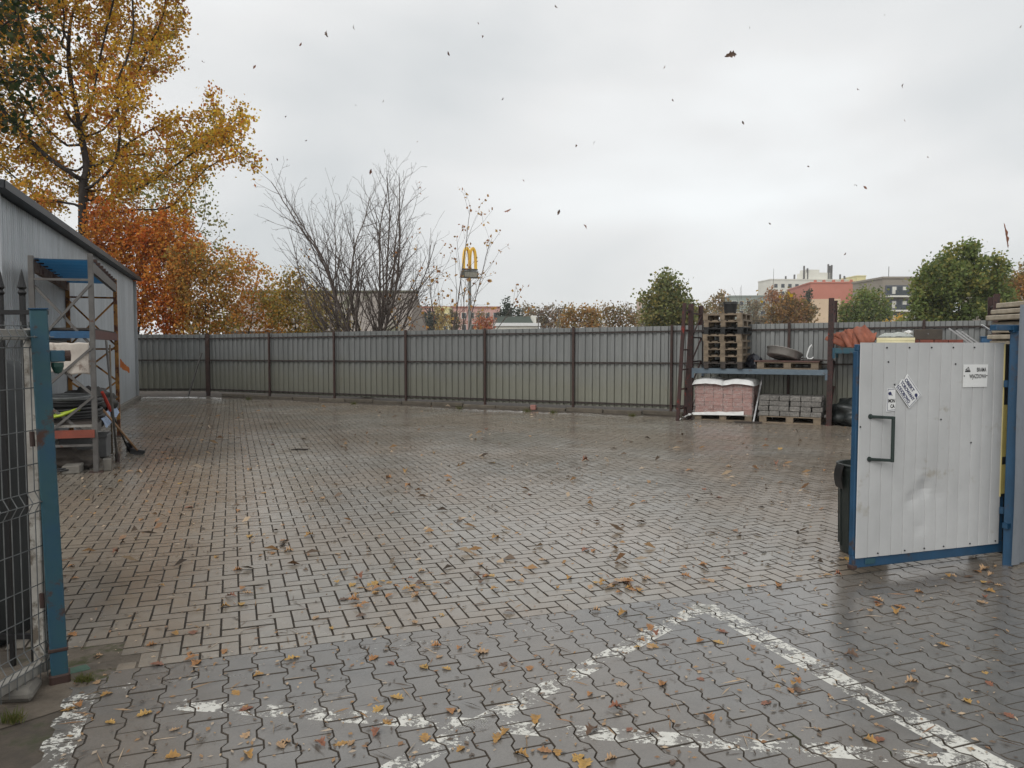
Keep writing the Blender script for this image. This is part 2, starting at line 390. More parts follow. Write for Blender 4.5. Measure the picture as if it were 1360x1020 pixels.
# ---- worn white lines, cut to the tops of the pavers they lie on
def clip(poly, quad):
    out = poly
    for i in range(4):
        a, b = quad[i], quad[(i + 1) % 4]; inp = out; out = []
        if not inp: break
        s = lambda p: (b[0] - a[0]) * (p[1] - a[1]) - (b[1] - a[1]) * (p[0] - a[0])
        for k in range(len(inp)):
            p, q = inp[k - 1], inp[k]; sp, sq = s(p), s(q)
            if sq >= 0:
                if sp < 0: t = sp / (sp - sq); out.append(tuple(p[j] + t * (q[j] - p[j]) for j in range(3)))
                out.append(q)
            elif sp >= 0: t = sp / (sp - sq); out.append(tuple(p[j] + t * (q[j] - p[j]) for j in range(3)))
    return out
def paint_mat(name, lo, hi):
    t = NT(name); t.set('Base Color', t.mix(t.noise(30, 4), C(214, 213, 206), C(176, 174, 166))); t.set('Roughness', .5)
    n = t.math('ADD', t.math('MULTIPLY', t.noise(5.5, 7, .72, stretch=(1, 1, 0)), .62), t.math('MULTIPLY', t.noise(45, 5, .7, stretch=(1, 1, 0)), .38))
    k = t.ramp(n, [(lo, 0.), (hi, 1.)]); tr = t.node('ShaderNodeBsdfTransparent'); ms = t.node('ShaderNodeMixShader')
    t.l(k, ms.inputs[0]); t.l(tr.outputs[0], ms.inputs[1]); t.l(t.b.outputs[0], ms.inputs[2]); t.l(ms.outputs[0], t.out.inputs[0]); return t.m
m_paint = paint_mat('worn_white_paint', .494, .525); m_paint2 = paint_mat('very_worn_white_paint', .575, .61); m_paint1 = paint_mat('fairly_worn_white_paint', .465, .505)
def line(a, b, w, m, label):
    a = Vector((a.x, a.y, 0)); b = Vector((b.x, b.y, 0)); d = (b - a).normalized(); n = Vector((-d.y, d.x, 0)) * w / 2
    quad = [a - n, b - n, b + n, a + n]; mb = MB(); c = (a + b) / 2; L2 = (b - a).length / 2 + .3
    for poly, M in paint_src:
        if (M.translation.xy - c.xy).length > L2: continue
        pts = [tuple(M @ Vector((p[0], p[1], .0007))) for p in poly]
        r = clip(pts, quad)
        if len(r) > 2: mb.add(r, [list(range(len(r)))])
    o = mb.build('painted_line', m); tag(o, label, 'line', 'worn white lines painted on the driveway'); return o
TL, TR = G(118, 920), G(935, 804); BR = G(1318, 1020); BL = G(57, 1020)
DV = -V
line(TR, TR + DV * 3.2, .15, m_paint1, 'long white edge line running from painted corner past the white gate')
line(TL - U * .05, TL - U * .05 + DV * 2.2, .17, m_paint, 'short broad white line by the rusty blue post')
line(TR + U * .02, G(470, 1050), .12, m_paint, 'diagonal white stripe rising to the painted corner')
line(G(238, 934), G(1300, 1012), .11, m_paint, 'broken white stripe crossing the diagonal stripe')
line(TL, TR, .10, m_paint2, 'nearly worn away white line along the herringbone edge')
# asphalt and concrete patch outside the driveway, by the post
m_asphalt = mat('old_dark_asphalt', C(64, 60, 57), C(44, 42, 40), 30, .7, 0, .6)
pp = [G(78, 925), G(34, 1012), G(10, 1060), G(-500, 1100), G(-500, 930), G(-20, 915)]
tag(put('roadway', mesh('roadway', [(p.x, p.y, -.012) for p in pp], [list(range(6))], m_asphalt)), 'dark old asphalt patch outside the mesh gate', None, None, 'structure')
def foot(s, t2):
    p = G(-60 + 230 * s, 948 - 42 * s - 62 * t2 * (1 - .35 * s)); return Vector((p.x, p.y, -.02 + (.035 * math.sin(math.pi * min(1, max(0, t2))) * math.sin(math.pi * min(1, max(.0, s * .93 + .05))) ** .5) + .016 * noise.noise((p.x * 9, p.y * 9, 0))))
m_foot = mat('cracked_muddy_concrete', C(112, 102, 90), C(80, 72, 62), 9, .85, 0, .6, stain=C(66, 68, 40), stain_at=.6, stain_scale=4, bdist=.015)
tag(MB().grid(foot, 40, 16).build('footing', m_foot, smooth=True), 'muddy cracked concrete footing around the post', None, None, 'structure')
for k, (px, py, s, a, col) in enumerate([(12, 925, .13, .3, 0), (103, 893, .05, .8, 1)]):
    p = G(px, py); mb = MB().box(-s, s, -s * .6, s * .6, 0, s * .45, s * .16); q = [v * 1 for v in mb.v]
    mb.v = [v + Vector((noise.noise(v * 9), noise.noise(v * 9 + Vector((5, 0, 0))), 0)) * s * .2 for v in q]
    o = mb.build('stone' if k == 0 else 'plastic_scrap', m_concrete if k == 0 else mat('green_scrap', C(78, 110, 92), C(60, 88, 74), 9), None, (p.x, p.y, .0), (0, .05, a))
    tag(o, ['broken concrete lump lying under the mesh gate', 'small green plastic scrap at the foot of blue post'][k], ['stone', 'scrap'][k])
# grass tufts by the post and along the fence
def tuft(p, n, h, label, group=None):
    Vv = []; Fq = []; cc = []
    for i in range(n):
        a = random.uniform(0, 6.28); r = random.uniform(0, h * .9); b = Vector((p.x + math.cos(a) * r, p.y + math.sin(a) * r * .6, 0)); t = b + Vector((random.gauss(0, h * .4), random.gauss(0, h * .4), random.uniform(.3, 1) * h)); w = Vector((random.uniform(-1, 1), random.uniform(-1, 1), 0)).normalized() * .003
        k = len(Vv); Vv += [b - w, b + w, t]; Fq.append((k, k + 1, k + 2)); c = random.choice([(.10, .13, .03), (.13, .14, .04), (.17, .15, .06)]); cc += [c] * 3
    o = put('grass_tuft', fastmesh('grass_tuft', np.array([tuple(x) for x in Vv]), np.array(Fq), m_leaf, np.array(cc), 3)); tag(o, label, 'grass', group)
pp = [G(-60, 925), G(40, 874), G(80, 852), G(175, 850), G(226, 858), G(240, 874), G(150, 915), G(118, 928), G(60, 948), G(-60, 985)]
tag(put('verge', mesh('verge', [(p.x, p.y, -.0035 + und(p.x, p.y)) for p in pp], [list(range(len(pp)))], m_foot)), 'muddy patch between footing and pavers', None, None, 'structure')
tuft(G(112, 905), 140, .05, 'small grass tuft beside the foot of blue post')
for px_, py_ in ((610, 543), (700, 547), (735, 549), (840, 553), (470, 537), (330, 531)):
    tuft(G(px_, py_), 110, .12, 'low grass tuft growing along the fence kerb', 'grass tufts along the fence kerb')
tuft(G(18, 958), 120, .06, 'small grass tuft on the asphalt edge under the mesh gate')

# ---------------------------------------------------------------- corrugated fence
def trapezoid_profile(length, pitch, depth, flat=.42):
    """list of (s, d) points of a folded sheet"""
    pts = []; n = max(1, round(length / pitch)); p = length / n
    for i in range(n):
        a = i * p; pts += [(a, 0), (a + p * flat, 0), (a + p * (flat + .09), depth), (a + p * .91, depth)]
    pts.append((length, 0)); return pts
def sheet(name, p, q, z0, z1a, z1b, pitch, depth, m, parent, nrm, nz=6, wob=.004):
    d = (q - p); Lq = d.length; d.normalize(); prof = trapezoid_profile(Lq, pitch, depth); mb = MB(); k = len(prof)
    for j in range(nz + 1):
        t = j / nz
        for s, dd in prof:
            zt = z1a + (z1b - z1a) * s / Lq; w = wob * noise.noise((p.x + d.x * s * 1.5, p.y + d.y * s * 1.5, t * 3))
            c = p + d * s + nrm * (dd + w); mb.v.append(Vector((c.x, c.y, z0 + (zt - z0) * t)))
    mb.f = [[j * k + i, j * k + i + 1, (j + 1) * k + i + 1, (j + 1) * k + i] for j in range(nz) for i in range(k - 1)]
    return mb.build(name, m, parent)
def ray_line(px, p, d):
    r = ray(px, 480); # intersection in plan of the pixel column with the fence line
    k = (p.x * r.y - p.y * r.x) / (d.y * r.x - d.x * r.y); return p + d * k
FH = lambda s: 1.93 + .0085 * s
stat = [(F1 - p).length for p in [F1]]
posts = [F1] + [ray_line(px, F1, FD) for px in (360, 446, 541, 646, 763, 893)]
while len(posts) < 12: posts.append(posts[-1] + FD * 2.55)
fence = thing('corrugated_fence', (0, 0, 0), 0, 'long grey corrugated metal fence with rusty posts and rails behind the yard', 'fence')
m_rail = mat('fence_rail_rust', C(58, 46, 42), C(42, 36, 34), 8, .75, 0, .2)
prev = F0; 
for i, q in enumerate(posts):
    s0 = max(0, (prev - F1).dot(FD)); s1 = (q - F1).dot(FD); nrm = FN if i else Vector((0, -1, 0))
    jit = random.uniform(-.012, .012)
    sheet('sheet', prev, q, .13, FH(s0) + jit, FH(s1) + jit, .192, .036, m_fence, fence, -nrm)
    d = (q - prev).normalized()
    for zf in (None, 1.13, .2):
        za = FH(s0) - .13 if zf is None else zf * FH(s0) / 1.95; zb = FH(s1) - .13 if zf is None else zf * FH(s1) / 1.95
        MB().bar(prev + nrm * .022 + Vector((0, 0, za)), q + nrm * .022 + Vector((0, 0, zb)), .03, .036).build('rail', m_rail, fence)
    w = .13 if i == 0 else .055
    MB().box(-w / 2, w / 2, -.03, .03, -.03, FH(s1) + .02, .006).build('post', m_rust, fence, q + nrm * .075, (0, 0, math.atan2(d.y, d.x)))
    prev = q
b0 = F1 + FN * .14 + Vector((-.1, 0, 1.35)); b1 = G(250, 527); MB().bar(b0, b1 + Vector((0, 0, .02)), .035, .035).build('brace', m_greysteel, fence)
kerb = thing('concrete_kerb', (0, 0, 0)); tag(kerb, 'low kerb of grey concrete pieces along the fence foot', None, None, 'structure')
s = 1.2; km = MB().box(-.47, .47, -.05, .05, -.03, .07, .012).mesh('kerb_stone', mat('dirty_kerb', C(104, 96, 85), C(78, 72, 63), 6, .9, 0, .4, rnd=.3))
while s < 24:
    c = F1 + FD * s + FN * .14; put('kerb_stone', km, kerb, (c.x, c.y, random.uniform(-.02, .02)), (0, random.gauss(0, .012), math.atan2(FD.y, FD.x) + random.gauss(0, .012))); s += .965
o = MB().box(-.07, .07, -.05, .05, 0, .12, .01).build('brick', m_redpaver, None, F1 + FD * ((ray_line(714, F1, FD) - F1).length) + FN * .25, (0, 0, -.3)); tag(o, 'single red brick lying against the fence kerb', 'brick')

# ---------------------------------------------------------------- shed
shed = thing('metal_shed', (0, 0, 0), 0, 'long grey corrugated metal shed with dark sloping roof edge', 'shed')
SHH = 3.5
for k in range(7):
    p = SH_NEAR + V * (2 * k); q = SH_NEAR + V * (2 * k + 1.995)
    sheet('wall_sheet', p, q, .06, SHH, SHH, .105, .016, m_shed, shed, U, 8, .006)
W2 = 7.5
for k in range(4):
    p = SH_NEAR - U * (1.9 * k); q = SH_NEAR - U * (1.9 * k + 1.895); sheet('wall_sheet', q, p, .06, SHH + .12 * (k + 1), SHH + .12 * k, .105, .016, m_shed, shed, -V, 6)
    p = SH_FAR - U * (1.9 * k); q = SH_FAR - U * (1.9 * k + 1.895); sheet('wall_sheet', q, p, .06, SHH + .12 * (k + 1), SHH + .12 * k, .105, .016, m_shed, shed, V, 6)
p, q = SH_NEAR - U * W2, SH_FAR - U * W2; sheet('wall_sheet', p, q, .06, SHH + .48, SHH + .48, .105, .016, m_shed, shed, -U, 2)
for c in (SH_NEAR, SH_FAR):
    MB().box(-.05, .03, -.03, .03, 0, SHH, .006).build('corner_trim', m_shed, shed, c + U * .03, (0, 0, AX))
MB().bar(SH_NEAR + U * .05 + Vector((0, 0, .03)), SH_FAR + U * .05 + Vector((0, 0, .03)), .12, .12).build('plinth', m_concrete, shed)
def roof(s, t2):
    a = -.35 + 14.75 * s; w = .17 - (W2 + .5) * t2
    p = SH_NEAR + V * a + U * w; z = SHH + .10 - w * .0632 + .018 * abs(math.sin(a * math.pi / .18)); return Vector((p.x, p.y, z))
rf = MB().grid(roof, 480, 2).build('roof', m_roofdark, shed)
MB().bar(SH_NEAR + U * .19 - V * .36 + Vector((0, 0, SHH + .05)), SH_FAR + U * .19 + V * .04 + Vector((0, 0, SHH + .05)), .02, .10).build('fascia', m_roofdark, rf)
MB().bar(SH_NEAR + U * .19 - V * .37 + Vector((0, 0, SHH + .05)), SH_NEAR - U * W2 - V * .37 + Vector((0, 0, SHH + .53)), .02, .10).build('fascia', m_roofdark, rf)
MB().grid(lambda s, t2: SH_NEAR + V * (-.35 + 14.7 * s) + U * (.18 - .2 * t2) + Vector((0, 0, SHH + .0 + .02 * t2)), 20, 1).build('soffit', m_roofdark, rf)

# ---------------------------------------------------------------- pallets, racks
def copy_tree(o, parent=None):
    c = o.copy(); COL.objects.link(c); c.parent = parent
    for ch in list(o.children): copy_tree(ch, c)
    return c
BM = {}
def pallet(loc, rz, label, m=None, group='wooden pallets on the rack'):
    m = m or m_wood; k = m.name
    if k not in BM:
        BM[k] = dict(deck=MB().box(-.6, .6, -.0625, .0625, 0, .022, .003).mesh('deck_board', m), cross=MB().box(-.0725, .0725, -.4, .4, 0, .022).mesh('cross_board', m),
                     block=MB().box(-.0725, .0725, -.05, .05, 0, .078, .003).mesh('block', m), run=MB().box(-.6, .6, -.05, .05, 0, .022).mesh('runner', m))
    t = thing('pallet', loc, rz, label, 'pallet', group); q = BM[k]
    for y in (-.34, -.17, 0, .17, .34): put('deck_board', q['deck'], t, (random.gauss(0, .004), y, .1225), (0, 0, random.gauss(0, .004)))
    for x in (-.5275, 0, .5275):
        put('cross_board', q['cross'], t, (x, 0, .1003))
        for y in (-.35, 0, .35): put('block', q['block'], t, (x, y, .0222))
    for y in (-.35, 0, .35): put('runner', q['run'], t, (0, y, 0))
    return t
FANG = math.atan2(FD.y, FD.x)
R0 = G(916, 557); 
def RK(s, d, z=0.): return R0 + FD * s - FN * d + Vector((0, 0, z))        # along the rack, back from its front, up
BAY = 2.8
def upright_mesh(h, m):
    mb = MB(); mb.box(-.05, .05, -.035, -.031, 0, h); mb.box(-.05, -.046, -.031, .035, 0, h); mb.box(.046, .05, -.031, .035, 0, h)
    z = .08
    mb.box(-.07, .07, -.06, .06, 0, .008)
    return mb.mesh('upright', m)
def frame(parent, s, h, m, d0=0., d1=.95, n=5):
    um = upright_mesh(h, m); P = parent
    for d in (d0, d1): put('upright', um, P, RK(s, d), (0, 0, FANG if d == d0 else FANG + math.pi))
    for i in range(n):
        z = .2 + (h - .4) * i / (n - 1); MB().bar(RK(s, d0, z), RK(s, d1, z), .03, .03).build('strut', m, P)
        if i < n - 1: z2 = .2 + (h - .4) * (i + 1) / (n - 1); MB().bar(RK(s + .02, d0, z), RK(s + .02, d1, z2), .025, .025).build('strut', m, P)
    for d in (d0, d1): pass
def holes(parent, s, d, h, z0=.1):
    mb = MB(); n = int((h - z0) / .1)
    for i in range(n):
        for sx in (-.022, .022):
            p = RK(s + sx, d - .0366, z0 + i * .1 + (0.02 if sx > 0 else 0)); mb.add([p + FD * a + Vector((0, 0, b)) for a, b in ((-.008, -.016), (.008, -.016), (.008, .016), (-.008, .016))], [[0, 1, 2, 3]])
    mb.build('slot', m_black, parent)
rack = thing('pallet_rack', R0, 0, 'rusty red pallet rack with faded blue beams against the fence', 'rack')
rack.location = (0, 0, 0)
for s_, h in ((0, 2.5), (BAY, 2.55), (2 * BAY, 2.55)):
    frame(rack, s_, h, m_redrust); holes(rack, s_, 0, h)
def beam(parent, s0, s1, d, z, m):
    b = MB().bar(RK(s0 + .05, d - .01, z), RK(s1 - .05, d - .01, z), .045, .11, b=.006).build('beam', m, parent)
    for s_ in (s0 + .065, s1 - .065): MB().bar(RK(s_, d - .042, z - .15), RK(s_, d - .042, z + .06), .05, .008).build('connector', m, b)
LV = 1.06
for d in (0, .95): beam(rack, 0, BAY, d, LV, m_rackblue)
LV2 = 1.5
for d in (0, .95): beam(rack, BAY, 2 * BAY, d, LV2, m_tealpaint)
for k in range(9):
    MB().box(-.13, .13, -.02, .98, 0, .02).build('deck_board', m_wooddark, rack, RK(BAY + .25 + k * .29, 0, LV2 + .056), (0, 0, FANG))
# a spare upright frame leaning beside the rack
sp = thing('upright_frame', (0, 0, 0), 0, 'spare rusty upright frame leaning beside the pallet rack', 'rack frame')
a0, a1 = G(900, 559), G(912, 556) + FD * .0
lean = FD * .12
for p in (a0, a0 - FN * .55 + FD * .02):
    mb = MB(); d = Vector((0, 0, 2.5)) + lean + Vector((0, .0, 0)); mb.bar(p, p + d, .07, .06, up=FN); mb.build('upright', m_redrust, sp)
for i in range(6):
    z = .25 + i * .42; p = a0 + lean * z / 2.5 + Vector((0, 0, z)); MB().bar(p, p - FN * .55 + FD * .02, .03, .03).build('strut', m_redrust, sp)
# goods under the rack
def blocks(parent, nx, ny, nz, sx, sy, sz, gap, m, name, z0, jit=.004, b=.006):
    bm_ = MB().box(-sx / 2 + gap, sx / 2 - gap, -sy / 2 + gap, sy / 2 - gap, 0, sz - gap, b).mesh(name, m)
    for k in range(nz):
        for i in range(nx):
            for j in range(ny):
                if 0 < i < nx - 1 and 0 < j < ny - 1 and k < nz - 1: continue
                put(name, bm_, parent, ((i - (nx - 1) / 2) * sx + random.gauss(0, jit), (j - (ny - 1) / 2) * sy + random.gauss(0, jit), z0 + k * sz), (0, 0, random.gauss(0, .01)))
gA = RK(.70, .42); gB = RK(2.05, .40)
pallet(gA, FANG, 'floor pallet under the wrapped red blocks', m_wood, None)
pallet(gB, FANG, 'floor pallet under the grey split stone blocks', m_wood, None)
t = thing('block_pack', gA + Vector((0, 0, .146)), FANG, 'film-wrapped cube of red paving blocks on a floor pallet', 'paving blocks')
blocks(t, 6, 4, 8, .2, .2, .085, .003, m_redpaver, 'block', 0)
def film_mat():
    t = NT('stretch_film'); n = t.noise(7, 5, .7, stretch=(1.3, 1.3, .9)); n2 = t.noise(3, 4, .8, stretch=(1, 1, 2.5), off=(3, 9, 1))
    k = t.math('ADD', t.ramp(n2, [(.485, .12), (.5, .5), (.515, .12)]), t.ramp(n, [(.45, 0.), (.75, .15)]))
    t.set('Base Color', C(226, 220, 216)); t.set('Roughness', .25); tr = t.node('ShaderNodeBsdfTransparent'); ms = t.node('ShaderNodeMixShader')
    t.l(k, ms.inputs[0]); t.l(tr.outputs[0], ms.inputs[1]); t.l(t.b.outputs[0], ms.inputs[2]); t.l(ms.outputs[0], t.out.inputs[0]); return t.m
m_film = film_mat(); m_poly = mat('white_polythene', C(222, 222, 220), C(196, 196, 194), 6, .35, 0, .1)
def film(s, t2):
    a = s * 2 * math.pi; c, sn = math.cos(a), math.sin(a); r = 1 / max(abs(c) / .625, abs(sn) / .425); x, y = c * r, sn * r
    w = 1 + .012 * noise.noise((x * 5, y * 5, t2 * 4)); return Vector((x * w, y * w, -.03 + t2 * .715))
MB().grid(film, 64, 10).build('film', m_film, t, smooth=True)
for sx in (-.31, .31):
    def cover(s, t2, sx=sx):
        x = (s - .5) * .66; y = (t2 - .5) * .98; e = max(abs(x) / .33, abs(y) / .49)
        z = .70 + .05 * math.cos(x * 4.2) - (.10 * max(0, (e - .86) / .14) ** 1.3) + .02 * noise.noise((x * 6 + sx * 9, y * 6, 2)); return Vector((sx + x * 1.02, y, z))
    MB().grid(cover, 18, 18).build('plastic_cover', m_poly, t, smooth=True)
def skirt(s, t2):
    x = -.66 + 1.1 * s; return Vector((x + .02 * noise.noise((x * 9, t2 * 3, 0)), -.43 - .015 * t2 - .02 * abs(noise.noise((x * 7, t2, 4))), -.01 + .05 * (1 - t2) * (1 + .6 * noise.noise((x * 5, 0, 1))) + .035 * s * (1 - t2) - .03 * (1 - s)))
MB().grid(skirt, 30, 4).build('film_tail', m_poly, t, smooth=True)
def ftail(s, t2): return Vector((-.62 - .26 * s, -.44 - .16 * t2 - .06 * s, -.01 - .12 * s + .05 * noise.noise((s * 5, t2 * 5, 7))))
MB().grid(ftail, 10, 6).build('film_tail', m_poly, t, smooth=True)
t = thing('block_pack', gB + Vector((0, 0, .146)), FANG, 'pile of rough grey split stone blocks on a floor pallet', 'paving blocks')
blocks(t, 6, 4, 4, .205, .2, .105, .004, m_greypaver, 'block', 0, .009, .012)
# pallets stacked on the beam
sx = RK(.70, .52); z = LV + .056
labs = ['lowest dark pallet of the stack standing on the blue beam', 'second pallet from the beam in the tall pallet stack', 'third pallet from the beam in the tall pallet stack', 'pallet directly under the black pallet in the stack',
        'fifth pallet from the beam, below the black one', 'black pallet in the upper half of the tall stack', 'pallet resting on the black pallet in the stack', 'topmost pallet of the tall stack, under the black bucket']
for k, lb in enumerate(labs):
    m = m_wooddark if k == 0 else mat('black_pallet', C(34, 34, 34), C(24, 24, 24), 9, .7, rnd=.2) if k == 5 else m_wood
    pallet(sx + FD * random.gauss(0, .015) + Vector((0, 0, z)), FANG + math.pi / 2 + random.gauss(0, .012), lb, m); z += .1465
bk = thing('bucket', sx + FD * .05 + FN * .1 + Vector((0, 0, z)), 0, 'black plastic bucket standing on the tall pallet stack', 'bucket')
MB().lathe([(0, .004), (.115, .004), (.12, 0), (.15, .235), (.158, .235), (.158, .25), (.148, .25), (.12, .02), (0, .02)], 24).build('body', m_rubber, bk, smooth=False)
MB().tube([(.158 * math.cos(a), .158 * math.sin(a) * .35 - .13, .22 + .0 * a) for a in [math.pi * i / 10 + math.pi for i in range(11)]], .004, 6).build('handle', m_steelthin, bk)
pz = RK(1.98, .45, LV + .056)
pallet(pz, FANG, 'single pallet with scrap metal on the blue beam', m_wood)
o = thing('sheet_board', pz + Vector((0, 0, .147)), FANG, 'reddish brown board lying on the scrap pallet', 'board'); MB().box(-.66, .62, -.42, .40, 0, .03, .004).build('board', mat('red_brown_board', C(96, 66, 58), C(72, 52, 46), 7, .7), o)
# scrap: dished metal wheel basin, tilted sheet, hook, sack
o = thing('metal_basin', pz + FD * -.12 + FN * .12 + Vector((0, 0, .22)), FANG, 'dented round metal basin tipped on the scrap pallet', 'basin'); o.rotation_euler = (R(-14), R(12), FANG)
MB().lathe([(0, .0), (.31, .0), (.345, .02), (.35, .15), (.375, .155), (.375, .165), (.335, .16), (.33, .022), (0, .012)], 28).build('bowl', mat('dull_tin', C(176, 172, 168), C(140, 136, 132), 8, .45, .5, .15), o, smooth=True)
o = MB().box(-.5, .5, -.3, .3, -.006, .006).build('metal_sheet', mat('dark_rusty_sheet', C(60, 48, 44), C(44, 38, 36), 6, .6, .2), None, pz + FD * .25 + Vector((0, 0, .215)), (0, R(4), FANG)); tag(o, 'dark rusty metal sheet tilted on the scrap pallet', 'metal sheet')
hk = [(0, 0, 0), (.05, 0, .0), (.09, 0, .03), (.1, 0, .06)]
o = MB().tube([(.1, 0, .05), (.07, 0, .01), (.0, 0, 0), (-.03, 0, .06), (-.01, 0, .14), (.02, 0, .24), (.06, 0, .30), (.075, 0, .24)], [.008, .014, .016, .016, .016, .016, .014, .008], 8).build('hook', m_signwhite, None, pz + FD * .37 + FN * .05 + Vector((0, 0, .205)), (0, 0, FANG), True); tag(o, 'white painted metal hook standing on scrap sheet', 'hook')
def lump(name, loc, sx_, sy_, sz_, m, label, cat, seed, amp=.25, fr=2.2, rz=0, boxy=False):
    bm = bmesh.new(); bmesh.ops.create_icosphere(bm, subdivisions=4, radius=1)
    for v in bm.verts:
        n = v.co.normalized(); d = 1 + amp * noise.noise(n * fr + Vector((seed, 0, 0))) + amp * .6 * abs(noise.noise(n * fr * 2.6 + Vector((0, seed, 0)))) + amp * .25 * noise.noise(n * fr * 7)
        if boxy: d *= (abs(n.x) ** 5 + abs(n.y) ** 5 + abs(n.z) ** 5) ** -.2
        c = n * d; v.co = Vector((c.x * sx_, c.y * sy_, max(c.z, -.55) * sz_ + .55 * sz_))
    m_ = bpy.data.meshes.new(name); bm.to_mesh(m_); bm.free(); m_.materials.append(m); m_.polygons.foreach_set('use_smooth', [True] * len(m_.polygons))
    return tag(put(name, m_, None, loc, (0, 0, rz)), label, cat)
m_sack = mat('dark_plastic_sack', C(44, 48, 48), C(32, 36, 36), 5, .35, 0, .3)
lump('plastic_sack', RK(1.25, .45, LV + .056), .17, .3, .19, mat('navy_sack', C(30, 32, 42), C(24, 25, 32), 5, .4, 0, .3), 'dark navy sack between pallet stack and scrap pallet', 'sack', 3.3)
lump('tarpaulin_heap', RK(BAY + .62, .3, 0), .55, .42, .36, m_sack, 'crumpled dark green tarpaulin heap at the foot of the rack', 'tarpaulin', 8.1, .34, 2.6, FANG)
o = MB().bar(RK(1.36, -.12, .02), RK(1.44, .5, LV - .06), .03, .03).build('metal_bar', m_steelthin, None); tag(o, 'thin metal bar leaning between the two block packs', 'bar')
o = MB().bar(RK(1.0, -.3, .02), RK(1.55, -.22, .02), .08, .03).build('board', m_wooddark, None); tag(o, 'short dark board lying in front of the block packs', 'board')
# goods on the second bay
D2 = LV2 + .077
def bayobj(px, d): # position on the second bay deck under a pixel column
    p = ray_line(px, RK(0, d), FD); return Vector((p.x, p.y, D2))
tl = bayobj(1128, .35)
tm = MB()
for k in range(8):
    a0_ = math.pi * k / 8
tile_v = MB().grid(lambda s, t2: Vector((( s - .5) * .25, (t2 - .5) * .42, .035 * math.sin(s * 2 * math.pi) + .01)), 14, 2); tile_m = tile_v.mesh('roof_tile', m_clay, True)
for mm in (tile_m,):
    pass
_T = [(-.30, 0, .05, 0, R(-30)), (-.22, .02, .10, .1, R(-24)), (-.12, -.02, .12, -.05, R(-20)), (0., .0, .03, 0, 0), (0.02, .0, .07, .05, R(-4)), (.05, .01, .11, 0, R(-8)), (.04, -.02, .15, .1, R(-6)), (.12, .02, .17, .04, R(-12)), (.16, .0, .03, 0, 0), (.18, 0, .08, 0, 0), (.2, .02, .13, .1, 0)]
TILE = [(-.36 + .085 * i, .12 + .012 * (i % 3), .085 + .022 * i - (.02 if i % 2 else 0), random.gauss(0, .1), R(58 - 5 * i) + random.gauss(0, .1)) for i in range(7)] + [(-.1, .0, .06, .1, R(20)), (.06, -.02, .07, -.1, R(10)), (.2, .0, .1, .0, R(-10)), (.12, -.03, .17, .1, R(20))]
for i, (a, b, c, rz, ry) in enumerate(TILE):
    o = put('roof_tile', tile_m, None, tl + FD * (a + .12) - FN * b + Vector((0, 0, c + .05)), Matrix.to_euler(Matrix.Rotation(FANG + rz, 3, 'Z') @ Matrix.Rotation(R(48), 3, 'X') @ Matrix.Rotation(ry, 3, 'Z'))); tag(o, 'orange clay roof tile in the tumbled heap on the rack', 'roof tile', 'clay roof tiles heaped on the rack')
    md = o.modifiers.new('thickness', 'SOLIDIFY'); md.thickness = .018
m_foam = mat('pale_yellow_foam', C(226, 218, 178), C(206, 198, 160), 4, .8)
fb = bayobj(1189, .25)
for i in range(3):
    o = MB().box(-.33, .33, -.3, .3, 0, .058, .004).build('foam_slab', m_foam, None, fb + FD * random.gauss(0, .008) + Vector((0, 0, .061 * i)), (0, 0, FANG + random.gauss(0, .02)))
    tag(o, ['bottom cream foam slab of the pile on the rack', 'middle cream foam slab of the pile on the rack', 'top cream foam slab under the clear plastic'][i], 'foam slab', 'cream foam slabs')
m_clear = NT('clear_crumpled_plastic'); m_clear.set('Base Color', C(200, 206, 206)); m_clear.set('Roughness', .15); m_clear.set('Alpha', .45); m_clear.bump(m_clear.noise(9, 4), .6, .03)
def crum(s, t2):
    x, y = (s - .5) * .62, (t2 - .5) * .5; return Vector((x, y, .02 + .07 * (1 - (2 * s - 1) ** 4) * (1 - (2 * t2 - 1) ** 4) + .045 * noise.noise((x * 8, y * 8, 3))))
o = MB().grid(crum, 26, 22).build('plastic_film', m_clear.m, None, fb + Vector((0, 0, .185)), (0, 0, FANG), True); tag(o, 'crumpled clear plastic lying on the cream foam slabs', 'plastic film')
lump('glove', fb + FD * .22 + Vector((0, 0, .26)), .07, .06, .04, m_poly, 'pale crumpled glove on the clear plastic', 'glove', 1.2, .4)
bx_ = bayobj(1243, .4)
for i in range(5):
    o = MB().box(-.118, .118, -.2, .2, 0, .07, .005).build('clay_block', mat('dark_red_clay', C(128, 70, 56), C(100, 56, 46), 9, .8, rnd=.3), None, bx_ + FD * (i * .245 - .49) + Vector((0, 0, .0)), (0, 0, FANG + random.gauss(0, .02))); tag(o, 'dark red clay block in the lower row on the rack', 'clay block', 'clay blocks on the rack')
    if i < 4:
        o = MB().box(-.118, .118, -.2, .2, 0, .07, .005).build('clay_block', MATS['dark_red_clay'], None, bx_ + FD * (i * .245 - .42) + Vector((0, 0, .072)), (0, 0, FANG + random.gauss(0, .02))); tag(o, 'dark red clay block in the upper row on the rack', 'clay block', 'clay blocks on the upper row')
o = thing('wooden_box', bx_ + FD * -.15 + Vector((0, 0, .144)), FANG, 'dark brown flat box on the red clay blocks', 'box'); MB().box(-.24, .24, -.18, .18, 0, .2, .006).build('body', mat('dark_brown_box', C(74, 66, 56), C(58, 52, 46), 8, .7), o); MB().lathe([(0, 0), (.012, 0), (.012, .01), (0, .012)], 10).build('knob', m_steelthin, o, (0, -.18, .11), (R(90), 0, 0))
tb = bayobj(1284, .3)
m_alu = mat('aluminium_profile', C(190, 190, 190), C(160, 160, 160), 9, .35, .6, .05)
